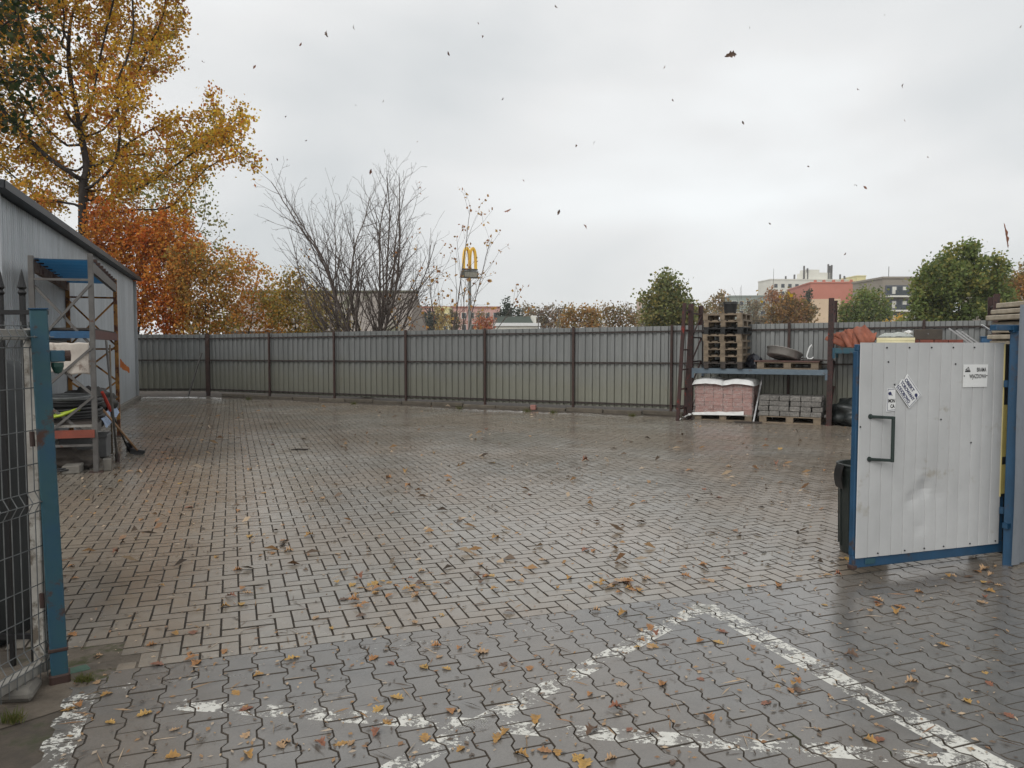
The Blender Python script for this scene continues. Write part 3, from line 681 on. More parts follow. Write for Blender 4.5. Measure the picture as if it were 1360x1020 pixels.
for i, (a, b, c, d) in enumerate([(.1, 0, -.30, .36), (.17, .05, -.18, .32), (.26, .1, -.08, .30), (.36, .0, .52, .42), (.42, .06, .58, .40)]):
    o = MB().bar(tb + FD * a - FN * b + Vector((0, 0, .02)), tb + FD * c - FN * (b + .15) + Vector((0, 0, d)), .035, .02).build('metal_profile', m_alu, None); tag(o, 'thin aluminium profile sticking up from the rack shelf', 'metal profile', 'aluminium profiles on the rack')
o = MB().bar(tb + FD * .38 + Vector((0, 0, .30)), tb + FD * .22 + FN * .05 + Vector((0, 0, .42)), .09, .012).build('metal_bracket', m_signwhite, None); tag(o, 'bright white metal bracket on top of the profiles', 'bracket')
o = thing('crate', bayobj(1318, .2), FANG, 'blue plastic crate at the end of the rack shelf', 'crate'); MB().box(-.2, .2, -.15, .15, 0, .18, .01).build('body', m_darkblue, o); MB().box(-.21, .21, -.16, .16, .18, .2, .004).build('rim', m_darkblue, o)
# stack of pale boards behind the galvanised sheet
ORD = 'second third fourth fifth sixth seventh eighth ninth tenth eleventh twelfth thirteenth fourteenth fifteenth sixteenth seventeenth eighteenth nineteenth twentieth twenty-first twenty-second twenty-third twenty-fourth twenty-fifth twenty-sixth twenty-seventh'.split()
bs = A(1362, 437, 9.6); z = 0
for k in range(27):
    h = .081; o = MB().box(-.5 - (.03 if k % 3 == 0 else 0) + .05 * (k > 25), .5, -.45, .45, 0, h - .016 - (.006 if k % 2 else 0), .01).build('board_bundle', m_planks, None, (bs.x + .33 + random.gauss(.0, .02), bs.y, k * h), (0, 0, -.05 + random.gauss(0, .02)))
    tag(o, (ORD[25 - k] + ' timber bundle from the top in the stack behind galvanised sheet') if k < 26 else 'topmost pale timber bundle of the stack behind galvanised sheet', 'timber', 'timber bundles in the tall stack')
    if k < 26:
        for yy in (-.3, .3):
            MB().box(-.48, .48, -.04, .04, 0, .0158 + (.006 if k % 2 else 0)).build('batten', m_wooddark, o, (0, yy, h - .016 - (.006 if k % 2 else 0)))

# ---------------------------------------------------------------- rack beside the shed
Bq, Aq, Dq = G(128, 627), Vector((-6.07, 9.6, 0)), G(158, 579); Cq = Vector((-7.75, 13.25, 0))
Aq = A(46, 500, 9.62); Aq.z = 0; Cq = A(93, 500, 13.35); Cq.z = 0
lr = thing('storage_rack', (0, 0, 0), 0, 'grey and yellow storage rack with blue sheet roof beside the shed', 'rack')
LH = 2.78
def lup(p, h, m):
    MB().box(-.03, .03, -.027, .027, 0, h, .004).build('upright', m, lr, p, (0, 0, AX)); MB().box(-.08, .08, -.07, .07, 0, .01).build('foot_plate', m_rust, lr, p, (0, 0, AX))
lup(Aq, 2.74, m_greysteel); lup(Bq, LH, m_greysteel); lup(Cq, 2.76, m_yellowrust); lup(Dq, LH, m_yellowrust)
Z = lambda p, z: Vector((p.x, p.y, z))
for a, b, m in ((Aq, Bq, m_greysteel), (Cq, Dq, m_yellowrust)):
    for z in (2.45, 1.55, .35, ): MB().bar(Z(a, z), Z(b, z), .03, .03).build('strut', m, lr)
    for z0, z1 in ((2.4, 1.6), (1.6, .98), (.98, .4)):
        MB().bar(Z(a, z0) + V * .012, Z(b, z1) + V * .012, .03, .03).build('strut', m, lr); MB().bar(Z(a, z1) - V * .022, Z(b, z0) - V * .022, .03, .03).build('strut', m, lr)
for a, b, nm in ((Aq, Cq, 0), (Bq, Dq, 1)):
    bb = MB().bar(Z(a, 2.62), Z(b, 2.62), .05, .13).build('beam', mat('beam_dirty_cream', C(150, 128, 108), C(98, 70, 56), 6, .7, stain=RUST, stain_at=.55, stain_scale=4) if nm == 0 else m_greysteel, lr)
    for i in range(9):
        q = Z(a, 2.70) + (Z(b, 2.70) - Z(a, 2.70)) * ((i + .7) / 9.4); MB().box(-.05, .05, -.03, .03, 0, .04).build('lug', m_rust, bb, q, (0, 0, AX))
    MB().bar(Z(a, 1.76), Z(b, 1.76), .05, .12).build('beam', m_darkblue if nm == 0 else mat('maroon_beam', C(92, 52, 46), C(74, 42, 38), 8, .6), lr)
    MB().bar(Z(a, .56), Z(b, .56), .05, .10).build('beam', m_greysteel, lr)
MB().bar(Z(Aq, 1.76), Z(Bq, 1.76), .05, .09).build('beam', m_darkblue, lr)
MB().bar(Z(Aq, .60), Z(Bq, .60), .05, .03).build('beam', m_whiteframe, lr)
MB().bar(Z(Aq, .50) - V * .03, Z(Bq, .50) - V * .03, .03, .10).build('beam', mat('orange_red_beam', C(136, 66, 48), C(108, 54, 42), 7, .6), lr)
m_bluepl = NT('translucent_blue_plastic'); m_bluepl.set('Base Color', C(40, 88, 122)); m_bluepl.set('Roughness', .4)
_tr = m_bluepl.node('ShaderNodeBsdfTranslucent'); _tr.inputs['Color'].default_value = C(40, 90, 126); _ms = m_bluepl.node('ShaderNodeMixShader'); _ms.inputs[0].default_value = .6
m_bluepl.l(m_bluepl.b.outputs[0], _ms.inputs[1]); m_bluepl.l(_tr.outputs[0], _ms.inputs[2]); m_bluepl.l(_ms.outputs[0], m_bluepl.out.inputs[0]); m_bluepl = m_bluepl.m
def droof(s, t2):
    a = Z(Aq, 2.7) + (Z(Bq, 2.7) - Z(Aq, 2.7)) * s; b = Z(Cq, 2.7) + (Z(Dq, 2.7) - Z(Cq, 2.7)) * s; p = a + (b - a) * t2; p.z = 2.695 + .03 * abs(math.sin(t2 * math.pi * 9)); return p
MB().grid(droof, 2, 108).build('roof_sheet', m_bluepl, lr)
def ldeck(z, m, n=8):
    for i in range(n):
        t0, t1 = i / n, (i + .94) / n
        a = [Aq + (Cq - Aq) * t0, Bq + (Dq - Bq) * t0, Bq + (Dq - Bq) * t1, Aq + (Cq - Aq) * t1]
        mb = MB(); mb.add([Z(p, z) for p in a] + [Z(p, z + .025) for p in a], [[0, 3, 2, 1], [4, 5, 6, 7], [0, 1, 5, 4], [1, 2, 6, 5], [2, 3, 7, 6], [3, 0, 4, 7]]); mb.build('deck_board', m, lr)
ldeck(1.822, m_wooddark); ldeck(.616, m_wooddark)
def LR(s, t2, z):   # position on the rack: s across (0 wall side..1), t along (0 near..1 far)
    a = Aq + (Bq - Aq) * s; b = Cq + (Dq - Cq) * s; return Z(a + (b - a) * t2, z)
# hose coils, cables, cloth
def coil(loc, r, n, w, m, name, label, cat, seed, sq=.75, rz=0, tilt=0.05):
    pts = []
    for i in range(n * 18):
        a = i / 18 * 2 * math.pi; k = i / (n * 18); rr = r * (1 + .09 * noise.noise((a * .37, seed, 0))); pts.append(Vector((math.cos(a) * rr, math.sin(a) * rr * sq, w + k * w * n * .9 + .02 * noise.noise((a * .5, seed, 5)) + .01)))
    o = MB().tube(pts, w, 6).build(name, m, None, loc, (tilt, 0, rz), True); return tag(o, label, cat)
DK = .645
coil(LR(.5, .12, DK), .40, 6, .022, m_rubber, 'hose', 'coil of thick black hose on the storage rack', 'hose', 1.3)
coil(LR(.52, .16, DK + .14), .36, 5, .02, m_rubber, 'hose', 'upper coil of black hose on the storage rack', 'hose', 4.4, .8, .6)
coil(LR(.45, .12, DK + .25), .30, 4, .012, mat('grey_cable', C(120, 122, 122), C(90, 92, 92), 8, .5), 'cable', 'grey cable coil on top of the black hoses', 'cable', 9.4, .8, 1.1)
o = MB().tube([LR(.1, .02, DK + .02), LR(.25, .0, DK + .07), LR(.45, -.01, DK + .10), LR(.62, -.005, DK + .15), LR(.72, .02, DK + .17), LR(.70, .05, DK + .14), LR(.5, .03, DK + .12), LR(.2, .03, DK + .07)], .018, 8).build('hose', mat('lime_hose', C(172, 190, 46), C(140, 160, 40), 8, .4), None, smooth=True); tag(o, 'lime green hose draped over the front of the rack shelf', 'hose')
lump('scrap_heap', LR(.6, .55, DK), .34, .6, .2, mat('dark_jumble', C(52, 48, 44), C(36, 34, 32), 9, .7, 0, .6), 'dark heap of tools and rags on the rack shelf', 'scrap heap', 5.5, .4, 3, AX)
o = MB().grid(lambda s, t2: LR(.10 + .84 * s, -.012 + .006 * math.sin(s * 7) + .02 * t2, 1.66 - .36 * t2 - .05 * s * t2 + .03 * noise.noise((s * 4, t2 * 4, 1))), 24, 16).build('cloth', mat('stained_cream_cloth', C(216, 208, 198), C(186, 176, 166), 4, .85, 0, .3, stain=C(120, 100, 88), stain_at=.6, stain_scale=3), None, smooth=True); tag(o, 'stained cream tarpaulin hanging under the rack shelf', 'tarpaulin')
md = o.modifiers.new('thickness', 'SOLIDIFY'); md.thickness = .006
o = MB().grid(lambda s, t2: LR(1.02 + .1 * t2, .15 + .6 * s, .66 - .16 * t2 + .03 * noise.noise((s * 6, t2 * 3, 2))), 20, 5).build('striped_sheet', mat('pale_blue_sheet', C(176, 192, 214), C(90, 110, 140), 12, .6, 0, .1, stretch=(1, 1, 6)), None, smooth=True); tag(o, 'pale blue striped plastic sheet hanging over the shelf edge', 'plastic sheet')
o = MB().box(-.05, .05, -.06, .06, 0, .15, .008).build('concrete_block', m_concrete, None, Bq + U * .11 + V * .12, (0, 0, .5)); tag(o, 'pale concrete block at the foot of the rack', 'block')
o = MB().box(-.1, .1, -.15, .15, 0, .10, .008).build('concrete_block', m_concrete, None, Bq - U * .28 + V * .1, (0, 0, AX)); tag(o, 'grey concrete block behind the front rack leg', 'block')
cr_ = thing('plastic_crate', LR(.62, .35, 0), AX, 'grey plastic crate on the ground under the rack', 'crate')
MB().box(-.3, .3, -.2, .2, .02, .3, .01).build('body', mat('grey_crate', C(112, 112, 112), C(90, 90, 90), 8, .6), cr_); MB().box(-.315, .315, -.215, .215, .3, .34, .006).build('rim', MATS['grey_crate'], cr_)
lump('scrap_heap', LR(.35, .12, 0), .4, .3, .16, mat('muddy_jumble', C(78, 70, 62), C(52, 46, 42), 7, .8, 0, .6), 'muddy heap of scrap on the ground under the rack', 'scrap heap', 2.5, .4, 3)
coil(LR(.35, .02, .02), .22, 4, .012, m_rubber, 'cable', 'black cable loop on the ground under the rack', 'cable', 7.7)
# long tools leaning on the rack
def tool(p, q, r, m, label, head=None):
    o = thing('broom' if head == 'broom' else 'shovel' if head == 'shovel' else 'pole', p, 0, label, 'broom' if head == 'broom' else 'shovel' if head == 'shovel' else 'pole')
    MB().tube([Vector((0, 0, 0)), q - p], r, 8).build('handle', m, o, smooth=True)
    return o
g1 = G(156, 614); o = tool(g1, A(141, 452, 10.1), .016, m_greysteel, 'long grey pole leaning on the rack corner'); MB().lathe([(.02, 0), (.03, .0), (.03, .12), (.02, .14)], 10).build('ferrule', m_rust, o, (0, 0, 0))
g2 = G(149, 602); tool(g2, A(146, 458, 10.9), .013, m_wood, 'thin wooden pole leaning on the rack corner')
g3 = G(183, 604); o = tool(g3 + Vector((0, 0, .06)), A(133, 540, 10.6), .016, mat('tool_handle_wood', C(164, 128, 92), C(130, 100, 74), 9, .6), 'wooden broom leaning head down beside the rack', 'broom'); MB().box(-.10, .10, -.02, .02, -.03, .02, .006).build('head', m_black, o, (0, 0, 0), (0, R(15), .6)); MB().box(-.095, .095, -.018, .018, -.07, -.0303).build('bristles', m_rubber, o, (0, 0, .01), (0, R(15), .6))
g4 = G(172, 600); o = tool(g4, A(140, 530, 10.7), .014, m_black, 'black handled shovel with red grip leaning on the rack', 'shovel')
v = (A(140, 530, 10.7) - g4); MB().tube([v * .8, v * 1.12], [.028, .02], 8).build('grip', mat('red_grip', C(196, 62, 46), C(160, 50, 40), 8, .5), o); MB().grid(lambda s, t2: Vector(((s - .5) * .1, .02 * math.cos((s - .5) * 3), .14 * t2)), 8, 4).build('blade', m_black, o)
o = MB().grid(lambda s, t2: Z(Dq, 0) + U * (.05 + .15 * s) - V * .02 + Vector((0, 0, 1.22 - .1 * s + .16 * t2 * (1 - .5 * s) + .03 * noise.noise((s * 5, t2 * 5, 0)))), 8, 5).build('ribbon', mat('orange_ribbon', C(214, 128, 62), C(180, 100, 50), 6, .6), None, smooth=True); tag(o, 'torn orange ribbon tied to the yellow rack upright', 'ribbon')

# ---------------------------------------------------------------- mesh gate, post and iron fence
LP = G(80, 905)
lp = thing('gate_post', LP, R(31), 'rusty blue square gate post beside the mesh gate', 'post')
lp.rotation_euler = (0, R(-1.3), R(31))
o = MB().box(-.037, .037, -.037, .037, -.02, 1.81, .006).build('body', m_tealpaint, lp); MB().box(-.041, .041, -.041, .041, 1.81, 1.816).build('cap', m_bluepaint, lp)
MB().box(-.042, .042, -.042, .042, .16, .178, .004).build('band', m_rust, lp); MB().box(-.045, .045, -.045, .045, -.02, .05, .01).build('base_sleeve', m_rust, lp)
for z in (1.2, .42): MB().lathe([(0, -.035), (.011, -.035), (.011, .035), (0, .035)], 10).build('hinge', m_rust, lp, (-.055, -.02, z))
br = MB().box(.037, .098, -.028, .028, 1.56, 1.615, .004).build('latch_bracket', m_tealpaint, lp); MB().lathe([(0, 0), (.024, 0), (.026, .008), (.026, .034), (0, .037)], 12).build('roller', m_rust, br, (.088, .0, 1.588), (0, R(90), 0)); MB().lathe([(0, -.055), (.016, -.048), (.027, -.02), (.027, .0), (0, 0)], 12).build('cup', mat('green_cup', C(34, 74, 66), C(28, 60, 54), 8, .5), br, (.065, 0, 1.557))
gd = Vector((-.10, -1, 0)).normalized(); gH = LP + Vector((-.085, .045, 0)); gn = Vector((-gd.y, gd.x, 0))      # leaf runs from the hinge towards the street
gn = Vector((gd.y, -gd.x, 0)); gn = gn if gn.x > 0 else -gn
mg = thing('mesh_gate', gH, 0, 'white framed welded wire mesh gate leaf standing open', 'gate')
GL = 2.2; T0, T1 = .05, 1.72
MB().box(-.03, .03, -.03, .03, T0, T1, .004).build('stile', m_whiteframe, mg, gd * .03, (0, 0, math.atan2(gd.y, gd.x)))
MB().box(-.03, .03, -.03, .03, T0, T1, .004).build('stile', m_whiteframe, mg, gd * GL, (0, 0, math.atan2(gd.y, gd.x)))
for z in (T0 + .03, T1 - .03): MB().bar(gd * .06 + Vector((0, 0, z)), gd * (GL - .03) + Vector((0, 0, z)), .05, .05, b=.004).build('rail', m_whiteframe, mg)
wz = []; folds = (1.68, .90, .16)
zs = sorted(set([T1 + .03] + [f + d for f in folds for d in (.05, 0, -.05)] + [T0 - .02]), reverse=True)
def foldoff(z): return .036 + max(0., max(.03 * (1 - abs(z - f) / .05) for f in folds))
for i in range(int(GL / .05) + 1):
    MB().tube([gd * (i * .05) + gn * foldoff(z) + Vector((0, 0, z)) for z in zs], .0026, 5).build('vertical_wire', m_wire, mg)
for z in [f + d for f in folds for d in (.05, 0., -.05)] + [1.44, 1.24, 1.08, .68, .5, .36]:
    MB().tube([gd * -.02 + gn * (foldoff(z) + .005) + Vector((0, 0, z)), gd * GL + gn * (foldoff(z) + .005) + Vector((0, 0, z))], .0026, 5).build('horizontal_wire', m_wire, mg)
iff = thing('iron_fence', (0, 0, 0), 0, 'black iron railing with spear tips behind the mesh gate', 'fence')
idr = Vector((-1, -.02, 0)).normalized(); ip = LP + Vector((-.05, .07, 0))
for z in (1.80, 1.705, .2): MB().bar(ip + Vector((0, 0, z)), ip + idr * 2 + Vector((0, 0, z)), .03, .022).build('rail', m_black, iff)
for i in range(16):
    p = ip + idr * (.115 + i * .105); b_ = MB().box(-.01, .01, -.01, .01, .05, 1.90).build('bar', m_black, iff, p)
    MB().lathe([(.012, 1.88), (.02, 1.895), (.012, 1.91), (.022, 1.92), (.014, 1.95), (.007, 1.985), (.0005, 2.01)], 8).build('spear_tip', m_black, b_)
lump('tarpaulin_heap', (-3.43, 4.36, 0), .66, .36, 1.03, mat('dark_tarpaulin', C(28, 32, 33), C(20, 23, 24), 3, .6, 0, .4), 'large heap under dark tarpaulin behind the mesh gate', 'tarpaulin', 6.7, .07, 2.4, 0, True)

# ---------------------------------------------------------------- white gate leaf, post, bin, sheet
bot = .07; gl_ = G(1133, 755, bot); gr_ = G(1331, 733, bot); gdv = (gr_ - gl_); GW = gdv.length; gdv.normalize(); gang = math.atan2(gdv.y, gdv.x)
wg = thing('white_gate', (gl_.x, gl_.y, 0), gang, 'white clad gate leaf with blue frame and dark handle standing open', 'gate')
TOPZ = 1.655
# local frame: x along the leaf, y away from the camera
MB().box(0, GW, .0, .045, bot, bot + .085, .004).build('bottom_rail', m_bluepaint, wg); MB().box(.0, GW, .003, .042, TOPZ - .06, TOPZ - .012, .004).build('top_rail', m_bluepaint, wg)
MB().box(-.004, .04, .002, .046, bot + .0855, TOPZ - .0605, .004).build('stile', m_bluepaint, wg); MB().box(GW - .045, GW - .002, .002, .046, bot + .0855, TOPZ - .0605, .004).build('stile', m_bluepaint, wg)
MB().bar((.03, .022, bot + .1), (GW - .05, .022, TOPZ - .08), .02, .035).build('brace', m_bluepaint, wg)
MB().box(-.012, .035, -.004, .05, bot - .012, bot + .02, .006).build('corner_shoe', m_rust, wg); MB().box(.10, .19, -.006, -.0005, bot + .02, bot + .06, .003).build('label_plate', m_tealpaint, wg)
NS = 13; x0, x1 = .012, GW - .05; sw = (x1 - x0) / NS; zb, zt = bot + .072, TOPZ
def dent(x, z):
    d = 0
    for cx, cz, r, a in ((.62, .60, .06, .016), (.50, .53, .05, .012), (.74, .55, .07, .008), (.62, .58, .22, .010), (.58, .32, .05, .006), (.95, .55, .09, .005), (.55, .68, .05, -.006)):
        q = ((x - cx) ** 2 + ((z - cz) * 1.0) ** 2) / r ** 2; d += a * math.exp(-q)
    return d + .0025 * noise.noise((x * 2.2, z * 1.6, 4)) + .0012 * noise.noise((x * 9, z * 5, 1))
for k in range(NS):
    a = x0 + k * sw; prof = [(0.0, .006), (.004, .0), (.25, -.001), (.5, -.0015), (.75, -.001), (.966, .0), (1., .006)]; prof[1] = (.034, .0)
    mb = MB(); nz = 40
    for j in range(nz + 1):
        z = zb + (zt - zb) * j / nz
        for s_, d_ in prof: x = a + sw * s_; mb.v.append(Vector((x, -.010 + d_ + dent(x, z), z + (.003 * noise.noise((k, 0, 0)) if j == nz else 0))))
    n = len(prof); mb.f = [[j * n + i, j * n + i + 1, (j + 1) * n + i + 1, (j + 1) * n + i] for j in range(nz) for i in range(n - 1)]
    o = mb.build('cladding_strip', m_white, wg, smooth=False); md = o.modifiers.new('thickness', 'SOLIDIFY'); md.thickness = .0012; md.offset = -1
scr = MB().lathe([(0, 0), (.006, .0), (.006, .004), (0, .005)], 8).mesh('screw', m_ink)
for x, z in [(.235 + i * .2, TOPZ - .035) for i in range(5)] + [(.20, bot + .095), (.44, bot + .095), (.62, bot + .095), (.8, bot + .095), (1.05, bot + .095), (1.3, bot + .095), (.74, 1.10), (1.03, .92), (.31, 1.36), (.86, 1.5), (.02, 1.07), (.25, 1.52)]:
    put('screw', scr, wg, (x, -.0125 + dent(x, z), z), (R(90), 0, 0))
hz0, hz1 = 1.13, .83; mh = mat('dark_green_steel', C(44, 58, 54), C(34, 44, 42), 8, .5, .1)
hd = MB().bar((.262, -.06, hz1 - .012), (.262, -.06, hz0 + .010), .020, .020, b=.003).build('handle', mh, wg)
for z in (hz0, hz1): MB().bar((.262, -.06, z), (.105, -.012, z + .01), .020, .020, b=.003).build('handle_arm', mh, hd)
for z in (hz0 + .01, hz1 + .01): MB().lathe([(0, -.004), (.018, -.004), (.018, .004), (0, .004)], 12).build('handle_boss', mh, hd, (.105, -.014, z), (R(90), 0, 0))
# signs
def text(body, size, parent, loc, rot, m, name='lettering', sx_=1., align='LEFT', bold=.0):
    cu = bpy.data.curves.new(name, 'FONT'); cu.body = body; cu.size = size; cu.align_x = align; cu.offset = bold; cu.extrude = .0003
    t_ = bpy.data.objects.new('tmp', cu); COL.objects.link(t_); dg = bpy.context.evaluated_depsgraph_get(); me = bpy.data.meshes.new_from_object(t_.evaluated_get(dg)); bpy.data.objects.remove(t_)
    me.materials.clear(); me.materials.append(m); o = put(name, me, parent, loc, rot); o.scale = (sx_, 1, 1); return o
WM = Matrix.Translation((gl_.x, gl_.y, 0)) @ Matrix.Rotation(gang, 4, 'Z')
def gate_local(px, py):   # leaf face point under a pixel, in leaf coordinates
    o_ = WM.inverted() @ Vector((0, 0, EYE)); d = WM.to_3x3().inverted() @ ray(px, py); t_ = (-.013 - o_.y) / d.y; return o_ + d * t_
def gsign(name, px, py, w, h, roll, label, cut=None, yo=0.):
    c = gate_local(px, py); wp = WM @ Vector((c.x, c.y - .004 - yo, c.z)); o = thing(name, wp, 0, label, 'sign'); o.rotation_euler = (Matrix.Rotation(gang, 3, 'Z') @ Matrix.Rotation(R(90), 3, 'X') @ Matrix.Rotation(roll, 3, 'Z')).to_euler(); return o
def plate(o, pts, m=m_signwhite, t_=.003):
    n = len(pts); MB().add([(x, y, 0) for x, y in pts] + [(x, y, -t_) for x, y in pts], [list(range(n)), list(range(n, 2 * n))[::-1]] + [[i, i + n, (i + 1) % n + n, (i + 1) % n] for i in range(n)]).build('plate', m, o)
o = gsign('entrance_sign', 1295, 499, .23, .165, 0, 'white sign reading BRAMA WJAZDOWA with small black pictogram on white gate')
plate(o, [(-.116, -.083), (.113, -.083), (.119, .082), (-.116, .083)])
text('BRAMA', .042, o, (.100, .030, .001), (0, 0, 0), m_ink, sx_=.66, align='RIGHT', bold=.0005); text('WJAZDOWA', .042, o, (.100, -.018, .001), (0, 0, 0), m_ink, sx_=.64, align='RIGHT', bold=.0005)
pic = MB().add([(-.103, .028, .0008), (-.05, .028, .0008), (-.053, .04, .0008), (-.078, .042, .0008), (-.101, .037, .0008)], [[0, 1, 2, 3, 4]]); pic.bar((-.098, .044, .001), (-.07, .064, .001), .004, .001); pic.bar((-.07, .064, .001), (-.062, .042, .001), .004, .001); pic.bar((-.1, .043, .001), (-.06, .05, .001), .003, .001); pic.build('pictogram', m_ink, o)
for x in (-.108, .108): MB().lathe([(0, .003), (.005, .002), (.005, 0)], 8).build('screw', m_ink, o, (x, .0, .0))
o = gsign('monitoring_sign', 1205, 519, .21, .16, R(-49), 'tilted broken white sign reading OBIEKT TOROWANY with navy frame on white gate', yo=.004)
W_, H_ = .104, .072
plate(o, [(-W_, -H_), (W_, -H_), (W_, H_), (-W_ + .006, H_), (-W_ + .02, H_ * .4), (-W_ + .004, H_ * .1), (-W_ + .013, -H_ * .4)])
fr = MB()
for a, b in (((-W_ + .02, H_ - .008), (W_ - .008, H_ - .008)), ((W_ - .008, H_ - .008), (W_ - .008, -H_ + .008)), ((W_ - .008, -H_ + .008), (-W_ + .008, -H_ + .008))): fr.bar((a[0], a[1], .0006), (b[0], b[1], .0006), .003, .0006)
fr.build('border', m_navy, o)
text('OBIEKT', .036, o, (-.082, .022, .001), (0, 0, 0), m_navy, sx_=.95, bold=.001); text('TOROWANY', .036, o, (-.092, -.017, .001), (0, 0, 0), m_navy, sx_=.82, bold=.001); text('ŁODOBOWO', .036, o, (-.092, -.056, .001), (0, 0, 0), m_navy, sx_=.74, bold=.001)
def cam_icon(o, x, y, s):
    mb = MB(); mb.add([(x + s * math.cos(a) * 1.1, y + s * math.sin(a), .001) for a in [i * math.pi / 6 for i in range(12)]], [list(range(12))]); mb.bar((x + s * .6, y - s * .2, .0014), (x + s * 1.5, y - s * 1.1, .0014), s * .45, .0004); mb.build('camera_icon', m_navy, o)
cam_icon(o, .072, .033, .013)
o = gsign('monitoring_sign', 1183, 531, .08, .16, 0, 'upright torn-off sign piece with camera icon and letters MON')
plate(o, [(-.038, -.083), (.036, -.078), (.04, -.02), (.035, .03), (.038, .082), (-.037, .08)])
fr = MB()
for a, b in (((-.03, .074), (.034, .076)), ((-.03, .074), (-.031, -.074)), ((-.031, -.074), (.034, -.07))): fr.bar((a[0], a[1], .0006), (b[0], b[1], .0006), .003, .0006)
fr.build('border', m_navy, o); cam_icon(o, -.012, .045, .013); text('MON', .034, o, (-.026, -.018, .001), (0, 0, 0), m_ink, sx_=.74, bold=.001); text('CA', .034, o, (-.006, -.056, .001), (0, 0, 0), m_ink, sx_=.78, bold=.001)
# hinge post and top bracket
RP = G(1338, 750)
rp = thing('gate_post', RP, R(-33), 'clean blue gate post between white gate and galvanised sheet', 'post')
MB().box(-.033, .033, -.033, .033, -.02, 1.74, .004).build('body', m_bluepaint, rp); MB().box(-.22, .033, -.028, .028, 1.742, 1.785, .004).build('top_arm', m_bluepaint, rp, (0, 0, 0), (0, 0, gang + R(33)))
for z in (1.35, .4): MB().bar((-.033, .02, z), (-.06, .03, z), .02, .05).build('hinge', m_bluepaint, rp)
m_yb = mat('warning_yellow', C(186, 170, 98), C(168, 152, 86), 6, .5)
pc = Vector((gr_.x, gr_.y, 0)) 
o = thing('warning_plate', pc, gang, 'narrow yellow and black plate between white gate and blue post', 'plate'); MB().box(-.052, .004, -.008, -.004, .50, 1.645).build('plate', m_rubber, o)
for za, zb2 in ((.52, .74), (.80, 1.19)): MB().box(-.050, .002, -.012, -.0083, za, zb2).build('yellow_band', m_yb, o)
MB().box(-.060, -.0525, -.016, -.004, .50, 1.645).build('edge', mat('cream_edge', C(206, 192, 134), C(190, 176, 120), 6, .5), o)
MB().box(.013, .03, .02, .3, .05, 1.62).build('dark_gap_sheet', m_rubber, o)  # black sheet added behind the slit so the gap by the post stays dark
ps = thing('fence_panel', (0, 0, 0), 0, 'galvanised corrugated sheet fence panel beside the blue gate post', 'fence')
p0 = RP + Vector((-.028, -.085, 0)); p1 = p0 + U * 3.0
sheet('sheet', p0, p1, .02, 1.93, 1.93, .2, .03, m_panel, ps, V, 10, .012)
for z in (.3, 1.75): MB().bar(p0 + V * .06 + Vector((0, 0, z)), p1 + V * .06 + Vector((0, 0, z)), .04, .04).build('rail', m_bluepaint, ps)
MB().box(-.03, .03, -.03, .03, 0, 1.9).build('post', m_rust, ps, p1 + V * .09)
# bin behind the gate
BP = G(1148, 741) + Vector((.06, .16, 0)); 
bn = thing('litter_bin', BP, 0, 'dark green ribbed plastic bin behind the white gate', 'bin')
MB().lathe([(0, .01), (.165, .01), (.17, .03), (.178, .3), (.188, .62), (.198, .66), (.2, .7), (.192, .705), (.18, .66), (.16, .04), (0, .035)], 32).build('body', m_darkplastic, bn, smooth=False)
MB().tube([(.2 * math.cos(2 * math.pi * i / 32), .2 * math.sin(2 * math.pi * i / 32), .7) for i in range(32)], .011, 6, close=True).build('rim', m_darkplastic, bn, smooth=True)
for i in range(12):
    a = 2 * math.pi * i / 12; MB().bar((.176 * math.cos(a), .176 * math.sin(a), .06), (.186 * math.cos(a), .186 * math.sin(a), .6), .012, .012).build('rib', m_darkplastic, bn)
MB().grid(lambda s, t2: Vector((-.205 - .02 * math.sin(t2 * 3) , -.1 + .14 * s, .71 - .19 * t2 + .01 * noise.noise((s * 4, t2 * 4, 0)))), 6, 8).build('bag_flap', m_black, bn, smooth=True)


# ---------------------------------------------------------------- trees
def colonize(att, start, D, di, dk, iters=220):
    nodes = [np.array(p, float) for p in start]; par = [-1] + list(range(len(start) - 1))
    att = np.array(att); N = len(att); best = np.full(N, 1e9); bi = np.zeros(N, int); alive = np.ones(N, bool)
    def upd(i0):
        P = np.array(nodes[i0:]); d = np.linalg.norm(att[:, None, :] - P[None], axis=2); k = d.argmin(1); dm = d[np.arange(N), k]
        b = dm < best; best[b] = dm[b]; bi[b] = k[b] + i0
    upd(0)
    for _ in range(iters):
        act = alive & (best < di)
        if not act.any(): break
        idx = bi[act]; P = np.array(nodes); dv = att[act] - P[idx]; dv /= np.linalg.norm(dv, axis=1)[:, None] + 1e-9
        acc = np.zeros((len(nodes), 3)); np.add.at(acc, idx, dv); src = np.unique(idx); i0 = len(nodes)
        for s_ in src:
            v = acc[s_] + rng.normal(0, .18, 3); n = np.linalg.norm(v)
            if n < 1e-3: continue
            nodes.append(nodes[s_] + v / n * D); par.append(s_)
        if len(nodes) == i0: break
        upd(i0); alive &= best > dk
        if len(nodes) > 6000: break
    return np.array(nodes), np.array(par)
def radii(nodes, par, tip, ex, base):
    n = len(nodes); acc = np.zeros(n); r = np.zeros(n)
    for i in range(n - 1, -1, -1):
        r[i] = tip if acc[i] == 0 else acc[i] ** (1 / ex)
        if par[i] >= 0: acc[par[i]] += r[i] ** ex
    return np.minimum(r, base) if base else r
